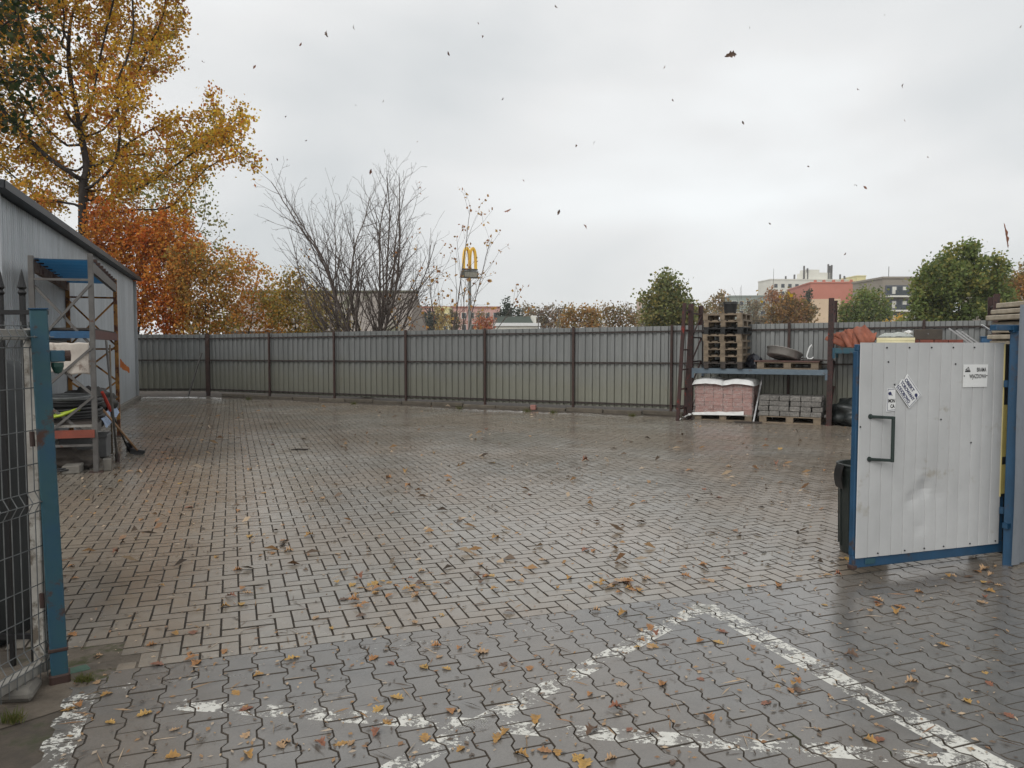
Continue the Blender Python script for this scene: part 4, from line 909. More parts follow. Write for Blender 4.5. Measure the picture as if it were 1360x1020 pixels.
def frusta(P0, P1, r0, r1, n=5):
    d = P1 - P0; d /= np.linalg.norm(d, axis=1)[:, None] + 1e-9; ref = np.where(np.abs(d[:, 2:3]) > .9, np.array([[1., 0, 0]]), np.array([[0, 0, 1.]]))
    x = np.cross(ref, d); x /= np.linalg.norm(x, axis=1)[:, None] + 1e-9; y = np.cross(d, x); m = len(P0)
    a = np.arange(n) * 2 * np.pi / n; c, s_ = np.cos(a), np.sin(a)
    ring = x[:, None, :] * c[None, :, None] + y[:, None, :] * s_[None, :, None]
    Vv = np.concatenate([P0[:, None] + ring * r0[:, None, None], P1[:, None] + ring * r1[:, None, None]], 1).reshape(-1, 3)
    b = np.arange(m)[:, None] * 2 * n; j = np.arange(n)[None]; k = (j + 1) % n
    return Vv, np.stack([b + j, b + k, b + n + k, b + n + j], -1).reshape(-1, 4)
def leafmesh(name, cen, size, pal, wts, m=None, jitter=.35, droop=.0, aspect=.42, col=None):
    N = len(cen); sz = size * rng.uniform(.6, 1.3, N)
    d = rng.normal(size=(N, 3)); d[:, 2] -= droop; d /= np.linalg.norm(d, axis=1)[:, None]; t = rng.normal(size=(N, 3)); t -= d * (t * d).sum(1)[:, None]; t /= np.linalg.norm(t, axis=1)[:, None]; nn = np.cross(d, t)
    tpl = [(0, 0, 0), (aspect, .5, .1), (0, 1, 0), (-aspect, .5, .1)]
    Vv = np.stack([cen + (t * a + d * (b - .5) + nn * c) * sz[:, None] for a, b, c in tpl], 1).reshape(-1, 3)
    if col is None: col = np.array(pal)[rng.choice(len(pal), N, p=np.array(wts) / sum(wts))]
    col = col * rng.uniform(1 - jitter, 1 + jitter, N)[:, None]
    return fastmesh(name, Vv, np.arange(N * 4).reshape(-1, 4), m or m_leaf, np.repeat(np.clip(col, 0, .8), 4, 0))
def blob_pts(blobs, Y, n, depth=.8):
    """points through ellipsoids given by pixel centre and radius at distance Y"""
    w = np.array([b[2] ** 2 for b in blobs], float); w /= w.sum(); out = []
    for i in rng.choice(len(blobs), n, p=w):
        px, py, r = blobs[i][:3]; dy = blobs[i][3] if len(blobs[i]) > 3 else 0; c = A(px, py, Y); rm = r / FPX * Y
        v = rng.normal(size=3); v *= rng.uniform(.15, 1) ** .5 / np.linalg.norm(v); out.append((c.x + v[0] * rm, c.y + dy + v[1] * rm * depth, c.z + v[2] * rm))
    return np.array(out)
def tree(name, label, base, blobs, Y, pal, wts, nat, per, lsize, spread, D=.35, di=4, dk=.5, tip=.008, trunk_r=.2, trunk_h=2., bark=None, group=None, cat='tree', depth=.8, ex=2.3, droop=.0, clump=None, stems=None, top=None, bare=0.):
    root = thing(name, base, 0, label, cat, group); b = np.array(base)
    att = blob_pts(blobs, Y, nat, depth)
    st = [b + np.array([0, 0, h]) for h in np.arange(0, trunk_h + .01, D)] if top is None else [b + (np.array(top) - b) * f + np.array([.03 * math.sin(f * 5), 0, 0]) for f in np.linspace(0, 1, max(3, int(np.linalg.norm(np.array(top) - b) / D)))]
    nodes, par = colonize(att, st, D, di, dk); r = radii(nodes, par, tip, ex, trunk_r)
    ok = par >= 0; i = np.where(ok)[0]; r0 = np.minimum(r[par[i]], r[i] * 1.35)
    Vv, Fq = frusta(nodes[par[i]] - b, nodes[i] - b, r0, r[i], 5); put('trunk', fastmesh('trunk', Vv, Fq, bark or m_bark), root)
    tips = nodes[(r < tip * 2.6)]
    if bare: tips = tips[rng.random(len(tips)) > bare]
    cen = np.repeat(tips, per, 0); off = rng.normal(0, spread, (len(cen), 3))
    tint = np.array(pal)[rng.choice(len(pal), len(tips), p=np.array(wts) / sum(wts))]; col = np.repeat(tint, per, 0); alt = np.array(pal)[rng.choice(len(pal), len(cen), p=np.array(wts) / sum(wts))]; k = rng.random(len(cen)) < .45; col[k] = alt[k]
    put('crown', leafmesh('crown', cen + off - b, lsize, pal, wts, droop=droop, col=col), root); return root
GOLD = [(0.768, 0.468, 0.048), (0.672, 0.348, 0.042), (0.528, 0.384, 0.054), (0.6, 0.216, 0.042), (0.288, 0.24, 0.048), (0.336, 0.144, 0.048)]; GW_ = [6, 4, 3, 2, 1.3, 1]
YO = 27.5
oak_blobs = [(60, 50, 70), (140, 30, 75), (120, 120, 65), (35, 140, 65), (200, 90, 40), (195, 25, 45), (185, 150, 45), (230, 165, 40), (262, 160, 35), (300, 150, 35), (318, 185, 30), (345, 226, 16), (290, 205, 30), (240, 215, 40), (180, 225, 45), (215, 262, 45), (110, 215, 55), (45, 230, 55), (0, 60, 70), (-20, 170, 70), (80, -60, 110), (180, -60, 70), (150, 270, 40), (60, 275, 30), (-70, 60, 100), (235, 5, 18)]
tb_ = A(104, 330, YO); tree('oak_tree', 'tall golden oak rising above the metal shed roof', (tb_.x, YO, 0), [(a, b, c, rng.uniform(-1.5, 1.5)) for a, b, c in oak_blobs], YO, GOLD, GW_, 1900, 46, .115, .17, .30, 3.2, .42, .0115, .40, 0, top=tuple(A(112, 240, YO)), depth=1.1)
# tree standing before the shed, its dark green boughs reaching over the roof
DG = [(.035, .055, .018), (.05, .065, .02), (.09, .075, .025), (.16, .09, .03), (.02, .035, .014)]
tree('maple_tree', 'dark green leaved tree reaching over the shed roof', (-9.6, 8.0, 0), [(20, 120, 38), (5, 60, 60), (-30, 110, 60), (30, 20, 38), (10, 160, 30), (-60, 0, 110), (-150, 60, 130), (-260, 100, 130)], 10.6, DG, [4, 4, 1.5, .6, 2], 900, 16, .085, .13, .22, 3, .3, .006, .16, 3.2, depth=1.2)
# birch further back
BG = [(0.338, 0.318, 0.094), (0.275, 0.296, 0.106), (0.423, 0.338, 0.106), (0.19, 0.211, 0.075)]
bb_ = A(240, 300, 34); tree('birch_tree', 'yellow green birch drooping behind the golden oak', (bb_.x, 34, 0), [(190, 205, 30), (235, 235, 40), (265, 270, 32), (285, 300, 22), (225, 290, 50), (190, 250, 40), (275, 325, 25)], 34, BG, [3, 3, 2, 2], 500, 16, .13, .26, .35, 4, .5, .007, .16, 5, bark=m_barkgrey, droop=.6)
# orange bushes behind the fence
OR = [(0.78, 0.282, 0.049), (0.727, 0.33, 0.059), (0.661, 0.198, 0.041), (0.496, 0.265, 0.049), (0.363, 0.14, 0.041)]
BR_ = [(0.61, 0.281, 0.07), (0.516, 0.329, 0.083), (0.703, 0.329, 0.07), (0.305, 0.188, 0.07), (0.375, 0.305, 0.083)]
OL = [(0.471, 0.341, 0.083), (0.352, 0.307, 0.094), (0.613, 0.352, 0.083), (0.26, 0.2, 0.07)]
bush = [('orange leaved cherry tree behind the shed end', 175, 27.2, [(150, 300, 38), (190, 320, 40), (225, 310, 35), (165, 350, 45), (215, 365, 45), (130, 330, 25), (250, 335, 26), (185, 400, 40), (235, 410, 35), (150, 420, 28), (215, 428, 30), (180, 432, 25)], OR, 900, 15),
        ('rust brown bush between orange tree and olive bushes', 262, 26.6, [(250, 345, 30), (282, 362, 30), (255, 375, 30), (285, 390, 30), (262, 410, 35), (300, 365, 24), (290, 420, 25), (262, 432, 25), (305, 432, 22)], BR_, 480, 12),
        ('thin orange topped bush with sky showing through', 318, 28.5, [(318, 358, 24), (340, 376, 26), (325, 405, 32), (352, 415, 27), (335, 432, 22), (365, 432, 18), (328, 345, 14), (306, 335, 14), (362, 392, 18)], [OR[1], BR_[0], BR_[2], OL[0]], 380, 7),
        ('olive yellow bush beside the leafless tree', 392, 27.5, [(385, 375, 20), (405, 385, 22), (380, 405, 28), (412, 410, 25), (360, 395, 22), (400, 428, 25)], OL, 420, 9),
        ('dark olive scrub under the leafless tree', 432, 26.5, [(430, 405, 22), (445, 425, 20), (418, 428, 22), (462, 432, 14)], [OL[1], OL[3], BR_[3]], 260, 6)]
for lb, px, Y, bl, pal, nat, per in bush:
    p = A(px, 440, Y); tree('autumn_bush', lb, (p.x, Y, 0), bl, Y, pal, [1] * len(pal), nat, int(per * 4.2), .10, .16, .22, 4, .3, .005, .09, .9, group=None, cat='bush', ex=2.2, depth=.9)
# leafless trees: stems that fork again and again
def branchy(name, label, base, stems, bark, cat, twig=1., leaves=None, seed=1, lv=3):
    rs = np.random.default_rng(seed); segs = []; tips = []
    def grow(p, d, Lg, r, level):
        n = max(3, int(Lg / .22)); st = Lg / n; pts = [p]
        for i in range(n):
            f = i / n; d = d + rs.normal(0, .05 if level < 1 else .085, 3) + np.array([0, 0, .010 if level < 1 else .045]); d /= np.linalg.norm(d); q = p + d * st; ra, rb = r * (1 - .8 * f), r * (1 - .8 * (i + 1) / n); segs.append((p, q, max(ra, .0035), max(rb, .003))); p = q
            if level < lv and f > (.12 if level else .18) and rs.random() < (.85 if level == 0 else .62) * twig:
                a = rs.normal(size=3); a -= d * a.dot(d); a /= np.linalg.norm(a); an = rs.uniform(.45, .85); nd = d * math.cos(an) + a * math.sin(an)
                grow(q, nd, Lg * (1 - f * .75) * rs.uniform(.32, .52), rb * rs.uniform(.45, .68), level + 1)
        tips.append(p)
    for tip_, r in stems:
        v = np.array(tip_) - np.array(base); Lg = np.linalg.norm(v); d = v / Lg; d = d - np.array([0, 0, .09]); d /= np.linalg.norm(d); grow(np.array(base, float) + rs.normal(0, .07, 3) * [1, 1, 0], d, Lg, r * .82, 0)
    root = thing(name, base, 0, label, cat); P0 = np.array([s_[0] for s_ in segs]); P1 = np.array([s_[1] for s_ in segs]); b = np.array(base)
    Vv, Fq = frusta(P0 - b, P1 - b, np.array([s_[2] for s_ in segs]), np.array([s_[3] for s_ in segs]), 4); put('trunk', fastmesh('trunk', Vv, Fq, bark), root)
    if leaves:
        n, sz, pal, spread = leaves; T = np.array(tips); T = T[rs.choice(len(T), min(n, len(T)), replace=False)]; cen = np.repeat(T, 3, 0) + rs.normal(0, spread, (len(T) * 3, 3)); put('crown', leafmesh('crown', cen - b, sz, pal, [1] * len(pal), droop=1.), root)
    return root
YB = 23.6
bt = A(486, 440, YB); tip = lambda px, py, Y, dy=0.: tuple(A(px, py, Y) + Vector((0, dy, 0)))
branchy('bare_tree', 'leafless many-stemmed tree spreading above the fence', (bt.x, YB, 0), [(tip(366, 322, YB, -0.5), 0.050), (tip(370, 288, YB, 0.5), 0.050), (tip(386, 256, YB, 0.9), 0.050), (tip(408, 236, YB, -0.2), 0.065), (tip(432, 224, YB, -0.5), 0.065), (tip(455, 219, YB, 0.5), 0.065), (tip(478, 222, YB, 0.9), 0.065), (tip(500, 226, YB, -0.2), 0.065), (tip(522, 237, YB, -0.5), 0.065), (tip(545, 253, YB, 0.5), 0.050), (tip(565, 280, YB, 0.9), 0.050), (tip(578, 312, YB, -0.2), 0.050), (tip(582, 346, YB, -0.5), 0.050), (tip(430, 300, YB, 1.2), .04), (tip(520, 300, YB, 1.2), .04), (tip(470, 285, YB, -.9), .045), (tip(405, 345, YB, .9), .032)], mat('bare_bark', C(104, 93, 86), C(76, 67, 62), 12, .9), 'tree', 1.15, (4, .1, [(.3, .13, .03)], .12), 3)
YS = 22.6
bs_ = A(592, 445, YS); branchy('young_tree', 'slender young tree with a few dry leaves left', (bs_.x, YS, 0), [(tip(616, 268, YS), .035), (tip(645, 320, YS), .03), (tip(672, 362, YS, .3), .028), (tip(590, 300, YS, -.3), .026), (tip(660, 345, YS, -.3), .022), (tip(560, 370, YS), .02), (tip(628, 300, YS, .4), .024)], MATS['bare_bark'], 'tree', .5, (120, .10, [(.45, .24, .07), (.38, .18, .08), (.5, .3, .1)], .06), 11, 2)
YC = 19.5
bc = A(1010, 440, YC); branchy('young_tree', 'thin leafless sapling behind the pallet rack', (bc.x, YC, 0), [(tip(1026, 356, YC), .022), (tip(972, 382, YC), .016), (tip(993, 374, YC), .014), (tip(1048, 386, YC), .014)], MATS['bare_bark'], 'tree', .18, (2, .1, [(.45, .3, .03)], .1), 5, 2)

# ---------------------------------------------------------------- far trees
GR = [(0.192, 0.25, 0.077), (0.163, 0.221, 0.067), (0.25, 0.278, 0.086), (0.298, 0.278, 0.077), (0.125, 0.163, 0.054)]
GR2 = [(0.198, 0.226, 0.082), (0.252, 0.252, 0.09), (0.324, 0.27, 0.09), (0.154, 0.18, 0.072)]
far = [('linden_tree', 'round green tree beside the rusty rack posts', 886, 62, [(886, 385, 24), (872, 408, 24), (905, 405, 24), (888, 420, 30), (860, 425, 14), (918, 425, 14)], GR2, 320, 26, .26, .42),
       ('linden_tree', 'bushy green tree beside the orange building', 1145, 78, [(1148, 400, 20), (1130, 412, 18), (1162, 410, 20), (1148, 422, 30), (1120, 424, 14)], GR, 300, 26, .27, .5),
       ('maple_tree', 'big dense green tree above the white gate', 1272, 46, [(1275, 355, 34), (1245, 375, 34), (1305, 372, 34), (1272, 395, 48), (1230, 405, 26), (1318, 405, 26), (1285, 335, 14), (1225, 428, 22), (1320, 430, 20)], GR, 620, 30, .2, .3),
       ('autumn_tree', 'russet brown tree in front of the white apartment block', 1045, 95, [(1045, 405, 16), (1030, 415, 16), (1062, 414, 17), (1045, 424, 24)], [(.24, .13, .04), (.20, .12, .05), (.15, .11, .04)], 200, 22, .32, .5),
       ('autumn_tree', 'pinkish brown tree crown above the russet tree', 1028, 120, [(1026, 390, 9), (1030, 400, 12)], [(.28, .14, .07), (.22, .12, .06)], 90, 22, .34, .5),
       ('autumn_tree', 'yellow orange tree behind the pale timber stack', 1362, 70, [(1352, 385, 20), (1372, 370, 26), (1348, 408, 18), (1375, 410, 30)], [(.3, .16, .05), (.24, .15, .05), (.16, .13, .04)], 260, 22, .26, .45),
       ('autumn_bush', 'bright yellow bush between green tree and balcony block', 1190, 60, [(1192, 422, 10), (1203, 427, 8), (1180, 428, 6)], [(.42, .27, .04), (.34, .22, .04)], 80, 22, .17, .22),
       ('conifer_tree', 'dark green conifer in front of white apartment block', 1074, 150, [(1073, 388, 5), (1073, 398, 8), (1072, 410, 11)], [(.04, .06, .035), (.05, .07, .04)], 90, 30, .4, .5),
       ('autumn_tree', 'orange hedge tree beside the street lamp', 765, 92, [(758, 416, 12), (775, 418, 13), (790, 416, 12), (765, 426, 14), (785, 428, 14), (750, 428, 10)], [(.30, .16, .05), (.26, .16, .05), (.18, .14, .05)], 240, 18, .32, .5),
       ('autumn_tree', 'russet hedge tree beside the orange hedge tree', 820, 96, [(808, 416, 12), (825, 419, 12), (838, 424, 12), (815, 428, 14)], [(.22, .13, .06), (.18, .12, .05), (.15, .12, .05)], 220, 18, .32, .5),
       ('autumn_tree', 'greyish brown tree with thin crown near the green tree', 832, 130, [(832, 408, 9), (838, 416, 10)], [(.17, .13, .10), (.15, .11, .08)], 90, 12, .3, .6),
       ('autumn_tree', 'brown tree behind the restaurant lamp posts', 722, 125, [(720, 416, 11), (735, 420, 12), (708, 418, 10), (725, 428, 14)], [(.20, .13, .08), (.16, .11, .07), (.13, .11, .06)], 170, 18, .38, .6),
       ('conifer_tree', 'tall dark conifer beside the green restaurant roof', 672, 120, [(672, 400, 4), (671, 409, 7), (672, 419, 10), (670, 428, 11)], [(.045, .06, .04), (.06, .07, .045)], 120, 26, .4, .5),
       ('conifer_tree', 'shorter dark conifer beside the tall one', 688, 135, [(688, 407, 4), (688, 416, 7), (688, 426, 10)], [(.05, .065, .045), (.07, .075, .05)], 100, 24, .4, .5),
       ('autumn_tree', 'yellow tree in front of the pink building', 583, 125, [(583, 415, 10), (588, 424, 11), (576, 426, 9)], [(.34, .25, .10), (.28, .22, .09)], 120, 18, .4, .5),
       ('conifer_tree', 'dark conifer beside the yellow tree', 572, 118, [(570, 412, 7), (570, 424, 10)], [(.05, .06, .05), (.07, .075, .06)], 90, 20, .4, .5),
       ('autumn_bush', 'red leaved bush beside the restaurant', 645, 95, [(640, 430, 9), (650, 428, 9), (646, 436, 9)], [(.33, .10, .05), (.28, .12, .06)], 100, 18, .3, .4),
       ('autumn_tree', 'brown tree above the grey flats behind the pallets', 968, 140, [(960, 398, 9), (950, 405, 12), (968, 412, 14)], [(.28, .17, .06), (.2, .15, .07), (.14, .12, .06)], 130, 18, .42, .6),
       ('autumn_tree', 'low brown tree between round green tree and pallet stack', 935, 110, [(930, 412, 12), (942, 418, 14), (925, 424, 10)], [(.15, .13, .06), (.2, .14, .06)], 130, 18, .34, .5)]
for nm, lb, px, Y, bl, pal, nat, per, ls, sp_ in far:
    p = A(px, 440, Y); k = Y / 60; pal = pal if pal is GR or pal is GR2 else [tuple(min(.75, c * (1.2 if 'conifer' in nm else 1.55)) for c in q) for q in pal]; tree(nm, lb, (p.x, Y, 0), bl, Y, pal, [1] * len(pal), nat, int(per * 2.6), ls * .95, sp_ * .8, .3 * k + .15, 8 * k, .4 * k + .15, .012, .16 * k + .05, 1.2, cat='bush' if 'bush' in nm else 'tree', depth=.9)
hed = [(700, 150, 9), (745, 160, 8), (790, 170, 8), (640, 150, 7), (600, 155, 8), (860, 165, 9), (905, 150, 10), (1000, 160, 12), (560, 150, 8)]
for i, (px, Y, r) in enumerate(hed):
    p = A(px, 440, Y); tree('distant_tree', 'small distant autumn tree in the hazy tree line beyond the fence', (p.x, Y, 0), [(px, 430 - r * 1.6, r), (px - r, 432, r), (px + r, 430, r)], Y, [(.3, .21, .12), (.25, .2, .12), (.22, .2, .11)], [1, 1, 1], 120, 50, .4, .6, .8, 20, 1., .015, .3, 2., group='hazy distant tree line', depth=.8)

# ---------------------------------------------------------------- far buildings
m_glass = mat('dark_window_glass', C(62, 70, 76), C(48, 54, 60), 3, .15, 0, 0); m_light = mat('pale_render', C(222, 220, 210), C(206, 204, 194), .2, .85, 0, .1); m_yell = mat('yellow_render', C(226, 216, 164), C(212, 202, 150), .2, .85, 0, .1)
def building(name, label, px0, px1, pyt, Y, dep, m, rot=0, roofm=None, cat='building'):
    a, b = A(px0, pyt, Y), A(px1, pyt, Y); w = b.x - a.x; h = (a.z + b.z) / 2
    t = thing(name, ((a.x + b.x) / 2, Y, 0), rot, label, cat)
    MB().box(-w / 2, w / 2, 0, dep, -.5, h).build('wall', m, t); MB().box(-w / 2 - .15, w / 2 + .15, -.15, dep + .15, h, h + .35).build('roof', roofm or m, t)
    return t, w, h
def windows(t, xs, zs, w, h, m=None, y=0., framed=True):
    fm = MB().box(-w / 2 - .1, w / 2 + .1, -.08, .05, -h / 2 - .1, h / 2 + .1).mesh('window', m_light); pm = MB().box(-w / 2, w / 2, -.1, .05, -h / 2, h / 2).mesh('pane', m or m_glass)
    for z in zs:
        for x in xs: o = put('window', fm, t, (x, y, z)); put('pane', pm, o)
t, w, h = building('apartment_block', 'far off-white apartment block with small windows behind the orange building', 1022, 1141, 372, 290, 12, m_light, R(4)); windows(t, np.arange(-w / 2 + 2, w / 2 - 1, 2.7), [h - 2.2, h - 5, h - 7.8, h - 10.6, h - 13.4], 1.3, 1.4)
MB().box(-w * .08, w * .22, 2, 9, h + .36, h + 3.0).build('lift_house', m_light, t); MB().box(-w * .06, w * .1, 3, 8, h + 3.01, h + 4.2).build('lift_house', m_light, t)
for x, hh in ((-.09, 5.5), (-.05, 4.6), (.21, 5.6), (.19, 6.2), (.23, 5.9), (-.3, 1.6), (-.2, 2.2), (.33, 2.4), (.38, 1.8)): MB().box(-.25, .25, -.25, .25, h + .36, h + hh).build('antenna', m_greysteel, t, (w * x, 2.2, 0))
t2_, w2, h2 = building('apartment_block', 'pale yellow end wing of the far apartment block', 1138, 1150, 367, 284, 14, m_yell); windows(t2_, [-.8, .9], [h2 - 2.4, h2 - 5.2, h2 - 8], .7, 1.2)
m_salmon = mat('salmon_red_render', C(190, 122, 104), C(178, 112, 94), .3, .85, 0, .1); m_beige = mat('beige_render', C(214, 190, 160), C(200, 176, 148), .3, .85, 0, .1)
t, w, h = building('tenement_block', 'windowless building end wall, salmon red above and beige below', 1078, 1140, 376, 190, 26, m_salmon, R(-8))
hb = A(1078, 397, 190).z; MB().box(-w / 2 - .03, w * .12, -.06, 2, -.4, hb).build('beige_render', m_beige, t)
for x in (-.38, -.2, 0, .18, .36): MB().box(-.3, .3, 1, 1.6, h + .35, h + .9).build('chimney', m_salmon, t, (w * x, 0, 0))
t, w, h = building('apartment_block', 'grey flat roofed block with stacked balconies beside the big tree', 1173, 1240, 370, 135, 12, mat('grey_beige_render', C(150, 142, 130), C(136, 128, 118), .3, .85, 0, .1))
for pyb in (392, 411, 430):
    zb_ = A(1190, pyb, 135).z; zt_ = A(1190, pyb - 13, 135).z
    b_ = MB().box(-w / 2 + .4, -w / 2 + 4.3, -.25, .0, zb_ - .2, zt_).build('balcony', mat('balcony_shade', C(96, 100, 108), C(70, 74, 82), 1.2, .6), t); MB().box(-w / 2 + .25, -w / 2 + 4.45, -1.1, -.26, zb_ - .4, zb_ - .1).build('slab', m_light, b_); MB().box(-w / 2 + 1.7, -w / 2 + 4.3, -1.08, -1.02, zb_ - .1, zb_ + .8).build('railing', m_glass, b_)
    for q in range(4): MB().box(-w / 2 + .6 + q * .92, -w / 2 + 1.3 + q * .92, -.3, -.26, zb_ + .2, zt_ - .25).build('window', m_light if q % 2 else m_glass, b_)
    windows(t, [-w / 2 + 6.2, -w / 2 + 8.], [zb_ + .8], 1.1, 1.2)
MB().bar((-w / 2 + 2.4, 3, h), (-w / 2 + 2.4, 3, h + 2.4), .08, .08).build('antenna', m_greysteel, t)
t, w, h = building('apartment_block', 'low grey building behind the big tree crown', 1325, 1420, 372, 150, 12, MATS['grey_beige_render'])
windows(t, np.arange(-w / 2 + 1.5, w / 2, 2.4), [h - 2, h - 4.8], 1.2, 1.2)
t, w, h = building('apartment_block', 'grey green flats behind the pallet stack', 970, 1022, 394, 210, 14, mat('grey_green_render', C(150, 160, 152), C(132, 142, 136), .3, .85, 0, .1), R(-6)); windows(t, np.arange(-w / 2 + 1.2, w / 2 - .5, 1.9), [h - 1.8, h - 4.4, h - 7.], 1.1, 1.2)
t, w, h = building('apartment_block', 'pinkish tower edge beside the round green tree', 851, 860, 398, 230, 8, mat('pinkish_render', C(196, 172, 156), C(184, 160, 146), .3, .85, 0, .1)); windows(t, [-.4, .5], [h - 2, h - 4.6, h - 7], .6, 1.)
m_pink = mat('pink_render', C(206, 166, 158), C(192, 150, 142), .25, .85, 0, .1)
t, w, h = building('pink_building', 'long pink building behind the pole sign', 556, 664, 409, 170, 14, m_pink, R(3), mat('terracotta_roof', C(168, 110, 90), C(150, 96, 80), .5, .8)); windows(t, np.arange(-w / 2 + 1.2, w / 2, 1.75), [h - 1.7, h - 4.3], .9, 1.2)
t, w, h = building('yellow_house', 'small yellow house in front of the pink building', 577, 596, 410, 150, 8, m_yell); windows(t, [-.8, .8], [h - 1.6, h - 4], .8, 1.2)
# restaurant with green mansard roof
c0, c1 = A(657, 433, 105), A(716, 433, 105); w = c1.x - c0.x; eav = c0.z
t = thing('restaurant', ((c0.x + c1.x) / 2, 105, 0), 0, 'low restaurant with dark green mansard roof and white fascia', 'building')
MB().box(-w / 2, w / 2, 0, 9, -.3, eav).build('wall', m_light, t); tp = A(670, 420, 105).z; w1 = w / 2; xr = (708 - 686.5) / FPX * 105
fas = MB().box(-w1 - .2, w1 + .2, -.25, 9.2, eav, eav + .42).build('fascia', m_signwhite, t)
mb = MB(); z0 = eav + .43; mb.add([(-w1, -.1, z0), (xr, -.1, z0), (xr, 9, z0), (-w1, 9, z0), (-w1 + .3, .5, tp), (xr - .5, .5, tp), (xr - .5, 8, tp), (-w1 + .3, 8, tp)], [[0, 1, 5, 4], [1, 2, 6, 5], [2, 3, 7, 6], [3, 0, 4, 7], [4, 5, 6, 7]]); rf = mb.build('roof', mat('dark_green_roof', C(66, 76, 66), C(56, 66, 58), 1.5, .6), t)
MB().box(xr - .3, xr + .45, 1, 1.8, eav + .43, eav + 1.45).build('chimney', m_light, rf)
windows(t, np.arange(-w1 + 1, w1 - .5, 1.6), [1.6], 1.2, 1.4)
# long hall with mossy roof behind the leafless tree
m_hall = mat('old_cement_roof', C(146, 138, 131), C(124, 117, 110), .6, .9, 0, .3, stain=C(96, 98, 76), stain_at=.6, stain_scale=.5)
YH = 58; h0, h1 = A(320, 376, YH), A(556, 388, YH); w = h1.x - h0.x; t = thing('long_hall', ((h0.x + h1.x) / 2, YH, 0), 0, 'long low hall with weathered grey roof behind the leafless tree', 'building')
MB().box(-w / 2 + .2, w / 2 - .2, -4, 8, -.3, 2.6).build('wall', mat('brown_render', C(158, 148, 138), C(142, 132, 124), .5, .9), t); zr = h1.z
for i in range(int(w / 1.1)):
    x = -w / 2 + i * 1.1; x2 = min(x + 1.07, w / 2); mb = MB(); mb.add([(x, -4.4, 2.5), (x2, -4.4, 2.5), (x2, 0, zr), (x, 0, zr), (x, 8.4, 2.5), (x2, 8.4, 2.5)], [[0, 1, 2, 3], [3, 2, 5, 4]]); o = mb.build('roof_panel', m_hall, t, (0, 0, random.uniform(-.01, .01))); md = o.modifiers.new('thickness', 'SOLIDIFY'); md.thickness = .04
MB().add([(w / 2 - .15, -4, 2.5), (w / 2 - .15, 0, zr - .05), (w / 2 - .15, 8, 2.5), (w / 2 - .35, -4, 2.5), (w / 2 - .35, 0, zr - .05), (w / 2 - .35, 8, 2.5)], [[0, 1, 2], [3, 5, 4], [0, 3, 4, 1], [1, 4, 5, 2]]).build('gable', MATS['brown_render'], t)
MB().box(-w / 2, w / 2, -.2, .2, zr - .02, zr + .12).build('ridge', mat('moss', C(112, 110, 92), C(98, 96, 82), 2, .9), t)
# pole sign with the yellow double arch
YM = 128; pb = A(624, 440, YM); sg = thing('pole_sign', (pb.x, YM, 0), R(28), 'tall pole sign with yellow double arch emblem beyond the fence', 'sign')
zt_, zb_ = A(624, 328, YM).z, A(624, 357, YM).z; MB().lathe([(.3, 0), (.3, 3), (.24, zb_ - .2)], 12).build('pole', mat('sign_pole_grey', C(128, 130, 126), C(110, 112, 108), 1, .5), sg)
m_arch = mat('golden_yellow_plastic', C(240, 190, 30), C(228, 176, 24), 1, .35, 0, 0); m_dkgr = mat('sign_dark_trim', C(70, 70, 56), C(56, 56, 46), 1, .6)
def arches(rz, parent):
    mb = MB(); Hh = zt_ - zb_; Wd = 1.12
    for s_ in (-1, 1):
        outer = []; inner = []
        for i in range(25):
            a = math.pi * i / 24; co, si = math.cos(a), math.sin(a)
            outer.append((s_ * .56 - co * .70, Hh * si ** .55 if si > 0 else 0)); inner.append((s_ * .56 - co * .36, (Hh - .45) * max(si, 0) ** .6))
        for y0, y1 in ((-.25, .25),):
            n0 = len(mb.v)
            for (xo, zo), (xi, zi) in zip(outer, inner): mb.v += [Vector((xo, y0, zo)), Vector((xi, y0, zi)), Vector((xo, y1, zo)), Vector((xi, y1, zi))]
            for i in range(24):
                k = n0 + i * 4; mb.f += [[k, k + 4, k + 5, k + 1], [k + 2, k + 3, k + 7, k + 6], [k, k + 2, k + 6, k + 4], [k + 1, k + 5, k + 7, k + 3]]
    return mb.build('emblem', m_arch, parent, (0, 0, zb_), (0, 0, rz))
arches(0, sg); MB().box(-1.3, 1.3, -.4, .4, zb_ - .28, zb_ - .02).build('bracket', m_dkgr, sg)
z1_, z2_ = A(624, 361, YM).z, A(624, 367, YM).z; MB().box(-1.35, 1.35, -.5, .5, z2_ - .3, z1_ + .1).build('board', m_dkgr, sg)
MB().box(-1.15, 1.15, -.55, -.501, z2_ - .12, z1_ - .1).build('board_face', mat('sign_grey_face', C(150, 146, 132), C(120, 116, 104), 3, .5), sg)
for i, (px, Y, pyt, lb) in enumerate([(715, 88, 417, 'thin grey street lamp beside the white restaurant chimney'), (741, 84, 410, 'thin grey street lamp in front of the orange hedge tree'), (656, 86, 416, 'thin grey street lamp at the conifer end of the restaurant')]):
    p = A(px, 440, Y); h = A(px, pyt, Y).z; t = thing('street_lamp', (p.x, Y, 0), 0, lb, 'street lamp'); MB().lathe([(.07, 0), (.045, h)], 8).build('pole', m_greysteel, t); MB().box(-.05, .65, -.08, .08, h - .02, h + .08, .02).build('lamp_head', m_greysteel, t)

